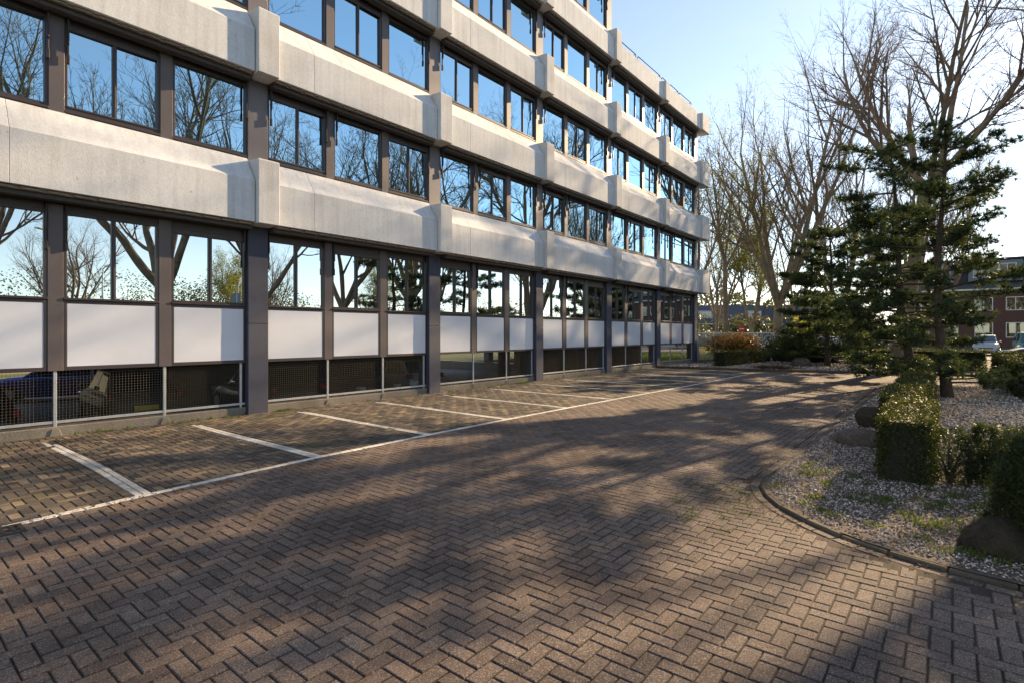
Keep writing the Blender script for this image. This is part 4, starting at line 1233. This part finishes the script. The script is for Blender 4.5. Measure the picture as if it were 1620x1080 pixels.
# cast-iron gully at the end of the white line
g = tag(empty('drain_grate', (0.80, 6.74, 0.0)), 'cast iron drain grate with slots beside the white line', 'drain')
gm = MB(); gm.box(-0.24, 0.24, -0.15, 0.15, -0.05, -0.012); gm.build('sump', M['black'], g)
gm = MB(); gm.box(-0.25, 0.25, -0.16, -0.12, -0.05, 0.012).box(-0.25, 0.25, 0.12, 0.16, -0.05, 0.012).box(-0.25, -0.21, -0.12, 0.12, -0.05, 0.012).box(0.21, 0.25, -0.12, 0.12, -0.05, 0.012)
gm.build('frame', M['iron'], g, bevel=0.004)
for q in range(6): MB().box(-0.205+q*0.072, -0.175+q*0.072, -0.118, 0.118, -0.03, 0.010).build('bar', M['iron'], g, bevel=0.003)
MB().box(-0.208, 0.208, -0.012, 0.012, -0.03, 0.011).build('cross_bar', M['iron'], g)

# ------------------------------------------------------------------ bare trees
def A(seed, H, r0, **k): return dict(seed=seed, H=H, r0=r0, **k)
GT = 'bare trees round the site'
T1 = bare_tree('plane_tree', 'bare tree with a forked pale trunk left of the pines', (45.6, 10.5, 0), A(5, 22.0, 0.40, fork=0.19, limbs=6, spread=(8, 42), depth=5, dens=1.05, rmin=0.005, up=0.075), group=GT)
T2 = bare_tree('young_tree', 'straight slim bare tree just past the building corner', (41.5, 13.2, 0), A(8, 17, 0.20, fork=0.42, limbs=4, spread=(15, 40), depth=4, dens=1.1), leaves=(3, 0.065, 'spring'), group=GT)
T3 = bare_tree('young_tree', 'leaning bare tree closest to the end of the building', (37.6, 14.0, 0), A(12, 15.5, 0.25, fork=0.30, limbs=4, spread=(15, 50), lean=(0.10, 0.06), depth=4, dens=1.15), leaves=(5, 0.065, 'spring'), group=GT)
T4 = bare_tree('leafing_tree', 'twin stemmed tree with fresh yellow green leaves', (50.6, 13.8, 0), A(15, 13.5, 0.24, fork=0.16, limbs=3, spread=(6, 26), depth=4, dens=1.2), leaves=(14, 0.08, 'spring'), group=GT)
T5 = bare_tree('plane_tree', 'massive bare tree with a thick leaning trunk behind the tallest pine', (30.6, 2.0, 0), A(21, 20.5, 0.31, fork=0.42, limbs=6, spread=(12, 56), lean=(0.02, -0.13), depth=5, dens=1.12, rmin=0.006, up=0.075), group=GT)
T6 = bare_tree('plane_tree', 'tall bare tree behind the middle of the pines', (60.0, 8.3, 0), A(33, 24, 0.34, fork=0.14, limbs=5, spread=(8, 32), depth=5, dens=1.05, rmin=0.008, up=0.10), group=GT)
copy_tree(T1, 'plane_tree', 'bare tree whose boughs reach in at the top right corner', (27.0, -6.6, 0), 1.2, 0.95, GT)
# the row along the lawn, seen mirrored in the windows
T9 = bare_tree('plane_tree', 'bare tree mirrored at the left edge of the window rows, thick diagonal bough', (10.5, -8.6, 0), A(61, 21, 0.42, fork=0.20, limbs=4, spread=(14, 42), lean=(-0.05, 0), depth=5, dens=1.08, rmin=0.009, up=0.08), group=GT)
T10 = bare_tree('plane_tree', 'bare tree mirrored in the windows right of the first dark column', (16.5, -9.8, 0), A(67, 19, 0.34, fork=0.24, limbs=4, spread=(14, 40), depth=5, dens=1.08, rmin=0.009, up=0.08), group=GT)
for x, y, src, rz, s, lb in [(3.5, -10.5, T10, 2.2, 0.95, 'bare tree mirrored in the leftmost windows'), (23.5, -11, T9, 3.2, 0.9, 'bare tree mirrored in the windows around the second dark column'), (-6, -9.5, T10, 5.0, 0.9, 'bare tree standing on the lawn furthest behind the viewpoint'), (35.5, -12.5, T10, 2.6, 0.95, 'bare tree on the lawn across from the far end of the driveway')]:
    copy_tree(src, 'plane_tree', lb, (x, y, 0), rz, s, GT)
for x, y, src, rz, s, lb in [(13, -42, T1, 0.9, 0.62, 'round bare tree mirrored in the third ground floor window'), (26, -38, T4, 2.0, 0.8, 'leafing tree mirrored beside the road sign'), (33, -44, T1, 4.0, 0.6, 'bare tree mirrored low before the second dark column'), (46, -36, T4, 0.2, 0.9, 'leafing tree mirrored low after the second dark column'), (3, -46, T4, 1.0, 0.8, 'leafing tree mirrored low in the leftmost ground floor window')]:
    copy_tree(src, 'roadside_tree', lb, (x, y, 0), rz, s, GT)
# further bare trees closing the view
for i, (x, y, src, rz, s) in enumerate([(72, 24, T1, 0.3, 0.75), (74, 34, T5, 2.0, 0.6), (60, 20, T2, 1.0, 0.95), (74, 15, T6, 3.0, 0.9), (68, 3.5, T1, 5.5, 0.95), (73, 0.5, T6, 4.4, 0.95), (58, -10.5, T6, 0.6, 0.92), (68, -14, T1, 1.6, 0.95), (80, -19, T6, 2.6, 0.95), (62, -21, T1, 3.6, 1.0)]):
    copy_tree(src, 'distant_tree', ['distant bare tree left of the forked trunk', 'distant bare tree just beside the building end', 'slim bare tree beyond the metal fence', 'distant bare tree above the small dark pine', 'distant bare tree left of the thick leaning trunk', 'distant bare tree right of the thick leaning trunk', 'bare tree mirrored in the windows before the last column', 'bare tree mirrored high in the far window rows', 'bare tree mirrored at the far end of the window rows', 'bare tree mirrored in the middle of the far window rows'][i], (x, y, 0), rz, s, GT)
bush('street_shrub', 'pale green shrub across the street left of the twin stemmed tree', (72, 30, 0), 6, 6, 5.5, 2600, 0.28, 'far_green', tint_top=0.35, seed=51, stems=False)
bush('street_shrub', 'olive green shrub across the street behind the twin stemmed tree', (76, 23, 0), 5, 5, 4.5, 2200, 0.28, 'far_green', tint_top=0.4, seed=52, stems=False)
bush('street_shrub', 'fresh green shrub beyond the cars behind the pines', (70, 10.5, 0), 5, 5, 5.0, 2600, 0.25, 'spring', tint_top=0.1, seed=53, stems=False)
bush('street_shrub', 'brownish shrub beside the end of the brick row', (64, 24, 0), 3.0, 3.0, 2.6, 1500, 0.2, 'far_green', tint_top=0.6, seed=54, stems=False)

# wood in the distance all round (mirrored low in the ground-floor windows)
def treeline(name, label, pts, h0, h1, per, size):
    P = []
    for (x, y) in pts:
        h = random.uniform(h0, h1); r = h*random.uniform(0.35, 0.6)
        d = rand_unit(per); rr = rng.uniform(0.55, 1.0, per)[:, None]
        P.append(np.array([[x, y, h*0.55]]) + d*rr*np.array([[r, r, h*0.5]]))
    P = np.concatenate(P); P = P[P[:, 2] > 0.1]
    cl = np.repeat(np.clip(rng.normal(0.45, 0.28, len(pts)), 0, 1), per)[:len(P)]
    return tag(obj(name, leaf_quads(name, P, rand_unit(len(P)), size, M['far_green'], np.clip(cl+rng.normal(0, 0.12, len(P)), 0, 1), 0.8)), label, 'woodland', kind='stuff')
treeline('woodland', 'wooded skyline across the fields on the lawn side', [(random.uniform(-60, 130), -random.uniform(62, 90)) for _ in range(60)], 7, 13, 850, 0.22)
treeline('woodland', 'wooded skyline behind the houses', [(random.uniform(120, 170), random.uniform(-40, 120)) for _ in range(60)], 6, 13, 420, 0.5)
treeline('woodland', 'green scrub behind the building yard', [(random.uniform(-20, 40), random.uniform(38, 48)) for _ in range(34)], 2, 5, 420, 0.2)

# ------------------------------------------------------------------ metal fence past the building corner
fence = tag(empty('metal_fence', (33.4, 12.3, 0)), 'pale metal railing fence running on from the building corner', 'fence')
fd = Vector((10.5, -1.9, 0)); fl_ = fd.length; fd.normalize(); fang = math.atan2(fd.y, fd.x)
fence.rotation_euler = (0, 0, fang)
for q in range(5):
    MB().box(q*fl_/4-0.04, q*fl_/4+0.04, -0.04, 0.04, -0.05, 1.86).build('post', M['galv'], fence, bevel=0.006)
MB().box(0, fl_, -0.025, 0.025, 1.78, 1.84).build('top_rail', M['galv'], fence); MB().box(0, fl_, -0.025, 0.025, 0.12, 0.17).build('bottom_rail', M['galv'], fence)
bar_me = MB().box(-0.010, 0.010, -0.010, 0.010, 0.17, 1.78).mesh('bar', M['galv'])
for q in range(int(fl_/0.13)):
    obj('bar', bar_me, fence, (0.07+q*0.13, 0, 0))

# ------------------------------------------------------------------ cars
def car(label, loc, rz, paintk, L=4.25, Wd=1.75, H=1.46, kind='hatch', z=0.0):
    root = tag(empty('parked_car', (loc[0], loc[1], z), rz), label, 'car', 'parked cars')
    h = Wd/2
    # lower body: stations along the length (x front +), half widths and heights
    belt = 0.93 if kind != 'van' else 1.05
    xs = np.array([-L/2, -L/2+0.10, -L/2+0.45, -0.9, 0.6, L/2-0.75, L/2-0.22, L/2])
    top = np.array([0.72, 0.90, belt+0.04, belt+0.02, belt, 0.88, 0.72, 0.55]) if kind != 'van' else np.array([0.8, 1.05, 1.10, 1.08, 1.06, 1.02, 0.92, 0.6])
    hw = np.array([h*0.80, h*0.92, h*0.99, h, h, h*0.98, h*0.88, h*0.70])
    bot = np.array([0.34, 0.24, 0.20, 0.18, 0.18, 0.20, 0.24, 0.34])
    V, F = [], []
    ring = [(-1, 0.0), (-1.0, 0.55), (-0.93, 0.85), (-0.78, 1.0), (0.78, 1.0), (0.93, 0.85), (1.0, 0.55), (1, 0.0)]
    for x, t, w, b in zip(xs, top, hw, bot):
        for a, q in ring: V.append((x, a*w*(0.94 if q == 0 else 1), b+(t-b)*q))
    n = len(ring)
    for i in range(len(xs)-1):
        for k in range(n):
            k2 = (k+1) % n; F.append((i*n+k, i*n+k2, (i+1)*n+k2, (i+1)*n+k))
    F.append(tuple(range(n))); F.append(tuple((len(xs)-1)*n+k for k in range(n-1, -1, -1)))
    m = MB(); m.v, m.f = V, F
    body = m.build('body', PAINT[paintk], root, bevel=0.02, seg=2, smooth=True)
    # cabin: waist ring and roof ring
    if kind == 'van': wx, rx = (-L/2+0.12, L/2-0.75), (-L/2+0.22, L/2-1.55)
    elif kind == 'suv': wx, rx = (-L/2+0.18, L/2-1.20), (-L/2+0.50, L/2-1.85)
    else: wx, rx = (-L/2+0.22, L/2-1.15), (-L/2+0.78, L/2-1.95)
    wy, ry = h*0.90, h*0.68
    zb, zt = belt-0.02, H
    c0 = [(wx[0], -wy, zb), (wx[1], -wy*0.92, zb-0.04), (wx[1], wy*0.92, zb-0.04), (wx[0], wy, zb)]
    c1 = [(rx[0], -ry, zt-0.05), (rx[1], -ry, zt-0.03), (rx[1], ry, zt-0.03), (rx[0], ry, zt-0.05)]
    m = MB(); m.v = c0 + c1 + [(rx[0]+0.15, -ry*0.85, zt), (rx[1]-0.15, -ry*0.85, zt), (rx[1]-0.15, ry*0.85, zt), (rx[0]+0.15, ry*0.85, zt)]
    m.f = [(0, 1, 5, 4), (1, 2, 6, 5), (2, 3, 7, 6), (3, 0, 4, 7), (4, 5, 9, 8), (5, 6, 10, 9), (6, 7, 11, 10), (7, 4, 8, 11), (8, 9, 10, 11)]
    m.build('cabin', PAINT[paintk], root, bevel=0.025, seg=2, smooth=False)
    def lerp(a, b, t): return Vector(a)*(1-t)+Vector(b)*t
    def glass(name, a, b, c_, d, i0=0.07, i1=0.93, j0=0.12, j1=0.90):
        P = lambda i, j: lerp(lerp(a, b, i), lerp(d, c_, i), j)
        q = [P(i0, j0), P(i1, j0), P(i1, j1), P(i0, j1)]
        nrm = (q[1]-q[0]).cross(q[3]-q[0]).normalized()
        ctr = Vector((0, 0, 0.9))
        if nrm.dot(q[0]-ctr) < 0: nrm = -nrm
        m = MB(); m.v = [tuple(p+nrm*0.012) for p in q] + [tuple(p-nrm*0.004) for p in q]
        m.f = [(0, 1, 2, 3), (7, 6, 5, 4), (0, 4, 5, 1), (1, 5, 6, 2), (2, 6, 7, 3), (3, 7, 4, 0)]
        m.build(name, M['car_glass'], root)
    glass('windscreen', c0[1], c0[2], c1[2], c1[1]); glass('rear_window', c0[3], c0[0], c1[0], c1[3])
    for s_, (a, b, c_, d) in ((-1, (c0[0], c0[1], c1[1], c1[0])), (1, (c0[3], c0[2], c1[2], c1[3]))):
        glass('side_window', a, b, c_, d, 0.06, 0.47); glass('side_window', a, b, c_, d, 0.51, 0.93)
        m = MB(); m.box(wx[1]-0.42, wx[1]-0.26, s_*h*0.98-0.09 if s_ < 0 else s_*h*0.98-0.02, s_*h*0.98+0.02 if s_ < 0 else s_*h*0.98+0.09, belt+0.0, belt+0.13)
        m.build('mirror', PAINT[paintk], root, bevel=0.03, seg=2)
        for dx in (0.15, -0.75):
            MB().box(dx, dx+0.16, s_*h-0.012 if s_ > 0 else s_*h-0.018, s_*h+0.018 if s_ > 0 else s_*h+0.012, 0.74, 0.775).build('handle', M['plastic'], root)
        m = MB(); m.box(L/2-0.36, L/2-0.10, s_*h*0.80-0.16, s_*h*0.80+0.10*(1 if s_ > 0 else 1)-0.02, 0.60, 0.75); m.build('headlight', M['clear_lamp'], root, bevel=0.04, seg=2)
        m = MB(); m.box(-L/2+0.005, -L/2+0.25, s_*(h*0.86)-0.06, s_*(h*0.86)+0.06, 0.78, 0.95); m.build('tail_light', M['red_lamp'], root, bevel=0.03, seg=2)
    MB().box(-L/2-0.02, -L/2+0.02, -0.26, 0.26, 0.52, 0.63).build('number_plate', M['plate'], root)
    MB().box(L/2-0.02, L/2+0.015, -0.26, 0.26, 0.40, 0.51).build('number_plate', M['plate'], root)
    MB().box(L/2-0.06, L/2+0.005, -0.45, 0.45, 0.52, 0.60).build('grille', M['plastic'], root)
    for sx in (-L/2+0.80, L/2-0.82):
        for s_ in (-1, 1):
            y0 = s_*(h-0.10)
            r = 0.315
            w = MB(); w.tube([(sx, y0-0.10, r), (sx, y0-0.085, r), (sx, y0+0.085, r), (sx, y0+0.10, r)], [r-0.03, r, r, r-0.03], 20)
            wo = w.build('wheel', M['tyre'], root, smooth=False)
            d = MB(); yy = y0+s_*0.101
            d.tube([(sx, yy-s_*0.03, r), (sx, yy+s_*0.004, r)], [0.20, 0.19], 16); d.build('rim', M['rim'], wo)
    return root
# parked in the sunken garage under the building
GZ = -0.62
car('black hatchback parked in the garage at the left edge', (1.35, 16.3), R(90), 'black', z=GZ)
car('dark grey car parked in the garage beside a bright gap', (4.9, 17.8), R(86), 'grey', kind='hatch', H=1.5, z=GZ)
car('blue car with red tail lamps out in the yard behind the garage', (5.0, 25.6), R(160), 'blue', z=GZ)
car('black car parked in the garage just left of the first dark column', (8.2, 16.6), R(90), 'black', kind='suv', H=1.52, z=GZ)
car('dark blue car in the garage right of the first dark column', (11.0, 16.4), R(-90), 'navy', z=GZ)
car('silver car deep in the garage near the second dark column', (13.6, 17.2), R(90), 'silver', z=GZ)
# street parking beyond the hedges
car('silver blue car facing the site beyond the clipped hedge', (61, -2.2), R(178), 'silver', kind='van', H=1.62)
car('teal van at the right edge beyond the hedge', (61.5, -4.9), R(182), 'teal', kind='van', L=4.6, H=1.85)
car('dark blue car just behind the bright topped hedge', (45.5, -4.5), R(100), 'navy')
car('pale car glimpsed between the pines', (55.2, 5.2), R(175), 'white')
car('silver car seen under the branches of the small pine', (58, 9.2), R(185), 'silver')
car('white car parked beside the twin stemmed tree', (60, 13.5), R(180), 'white', kind='suv', H=1.6)

# ------------------------------------------------------------------ houses
def win_unit(parent, w, h, loc, rz=0.0, panes=2):
    f = MB(); t = 0.09
    f.box(0, t, -0.06, 0.06, 0, h).box(w-t, w, -0.06, 0.06, 0, h).box(t, w-t, -0.06, 0.06, 0, t).box(t, w-t, -0.06, 0.06, h-t, h)
    for q in range(1, panes): f.box(w*q/panes-0.04, w*q/panes+0.04, -0.05, 0.05, t, h-t)
    o = f.build('window', M['white_paint'], parent, loc, rz)
    MB().box(t, w-t, -0.02, 0.02, t, h-t).build('pane', M['car_glass'], o)
    return o
# tall brick house with dormers, right edge
hs = tag(empty('brick_house', (92, 6.0, 0)), 'tall dark brick house with grey dormers at the right edge', 'house')
LH = 40.0                                   # runs along -Y, front face towards -X
MB().box(0, 10, -LH, 0, -0.1, 7.3).build('wall', M['brick'], hs)
MB().prism([(-0.35, 7.32), (0.9, 8.6), (0.9, 11.05), (9.1, 11.05), (10.35, 7.32)], -LH-0.2, 0.2, 'y').build('roof', M['roof_tile'], hs)
MB().box(0.3, 9.6, -LH-0.3, 0.3, 11.06, 11.32).build('roof_edge', M['plastic'], hs)
MB().box(-0.45, -0.2, -LH, 0, 7.22, 7.42).build('gutter', M['white_paint'], hs)
for q in range(6):
    y = -1.2-q*6.4
    d = MB().box(0.05, 2.0, y-5.2, y, 8.35, 10.95).build('dormer', M['grey_panel'], hs)
    for k_ in range(2):
        win_unit(d, 1.7, 1.7, (0.03, y-0.45-k_*2.45, 8.85), R(-90))
    for k_ in range(2):
        win_unit(hs, 1.8, 1.7, (-0.02, y-0.6-k_*3.0, 4.6), R(-90)); win_unit(hs, 1.8, 1.9, (-0.02, y-0.6-k_*3.0, 1.2), R(-90))
MB().box(4, 4.9, -9, -8.1, 11.3, 12.6).build('chimney', M['brick'], hs)
# low brick row across the street
row = tag(empty('brick_row_house', (108.5, 42.0, 0), R(-52)), 'low row of dark brick houses with white windows far behind the fence', 'house')
MB().box(-12, 34, 0, 9, -0.1, 3.6).build('wall', M['brick'], row)
MB().prism([(-0.5, 3.55), (4.5, 7.6), (9.5, 3.55)], -12.3, 34.3, 'x').build('roof', M['roof_tile'], row)
MB().box(-12.3, 34.3, -0.62, -0.42, 3.45, 3.65).build('gutter', M['white_paint'], row)
for q in range(14): win_unit(row, 1.7, 1.6, (-10.5+q*3.2, -0.04, 1.6), 0, 2)
for q in range(4):
    d = MB().box(-7+q*10, -4.6+q*10, 1.0, 4.0, 4.2, 6.3).build('dormer', M['bench_white'], row); win_unit(d, 1.8, 1.3, (-6.7+q*10, 0.97, 4.6), 0)
low = tag(empty('pale_garden_wall', (66.5, 8, 0)), 'pale low wall along the far side of the street', 'wall')
MB().box(0, 0.3, -4, 26, -0.1, 1.15).build('wall', M['bench_white'], low, bevel=0.02); MB().box(-0.05, 0.35, -4.05, 26.05, 1.151, 1.23).build('coping', M['white_paint'], low)
yard = tag(empty('yard_wall', (-14, 34, 0)), 'pale boundary wall behind the building yard', 'wall')
MB().box(0, 38, 0, 0.3, -0.1, 1.9).build('wall', M['bench_white'], yard)

# ------------------------------------------------------------------ lamp posts and signs
def lamp(label, loc, rz, h=7.5):
    r = tag(empty('street_lamp', loc, rz), label, 'lamp post', 'street lamps')
    MB().tube([(0, 0, -0.05), (0, 0, h*0.5), (0, 0, h-0.3), (0.08, 0, h-0.05), (0.35, 0, h)], [0.085, 0.07, 0.055, 0.05, 0.045], 8).build('pole', M['galv'], r, smooth=True)
    MB().prism([(0.30, -0.06), (0.95, -0.02), (0.95, 0.05), (0.45, 0.09), (0.30, 0.05)], -0.14, 0.14, 'y').build('lamp_head', M['galv'], r, (0, 0, h), bevel=0.02)
lamp('tall street lamp mirrored in the second ground floor window', (7.6, -16.5, 0), R(150), 8.0)
lamp('street lamp mirrored in the third ground floor window', (12.5, -30, 0), R(20), 7.5)
lamp('street lamp across the street beyond the fence', (66.2, 31, 0), R(180), 7.0)
s = tag(empty('road_sign', (17.5, -16.2, 0)), 'large road sign on a post mirrored right of the first dark column', 'sign')
MB().tube([(0, 0, -0.05), (0, 0, 5.2)], 0.07, 8).build('post', M['galv'], s)
MB().box(-0.05, -0.02, -1.0, 0.6, 3.0, 4.6).build('board', M['grey_panel'], s, bevel=0.01)
s = tag(empty('small_sign', (47.8, 15.2, 0), R(30)), 'small square sign on a thin post above the metal fence', 'sign')
MB().tube([(0, 0, -0.05), (0, 0, 2.55)], 0.03, 6).build('post', M['galv'], s)
MB().box(-0.05, -0.03, -0.22, 0.22, 2.1, 2.55).build('board', M['white_paint'], s); MB().box(-0.056, -0.051, -0.15, 0.15, 2.2, 2.45).build('emblem', M['sign_blue'], s)
s = tag(empty('no_entry_sign', (50.4, 14.6, 0), R(30)), 'round red sign with a white bar above the metal fence', 'sign')
MB().tube([(0, 0, -0.05), (0, 0, 2.4)], 0.03, 6).build('post', M['galv'], s)
MB().tube([(-0.06, 0, 2.15), (-0.035, 0, 2.15)], 0.28, 20).build('board', M['sign_red'], s); MB().box(-0.066, -0.061, -0.18, 0.18, 2.11, 2.19).build('bar', M['white_paint'], s)
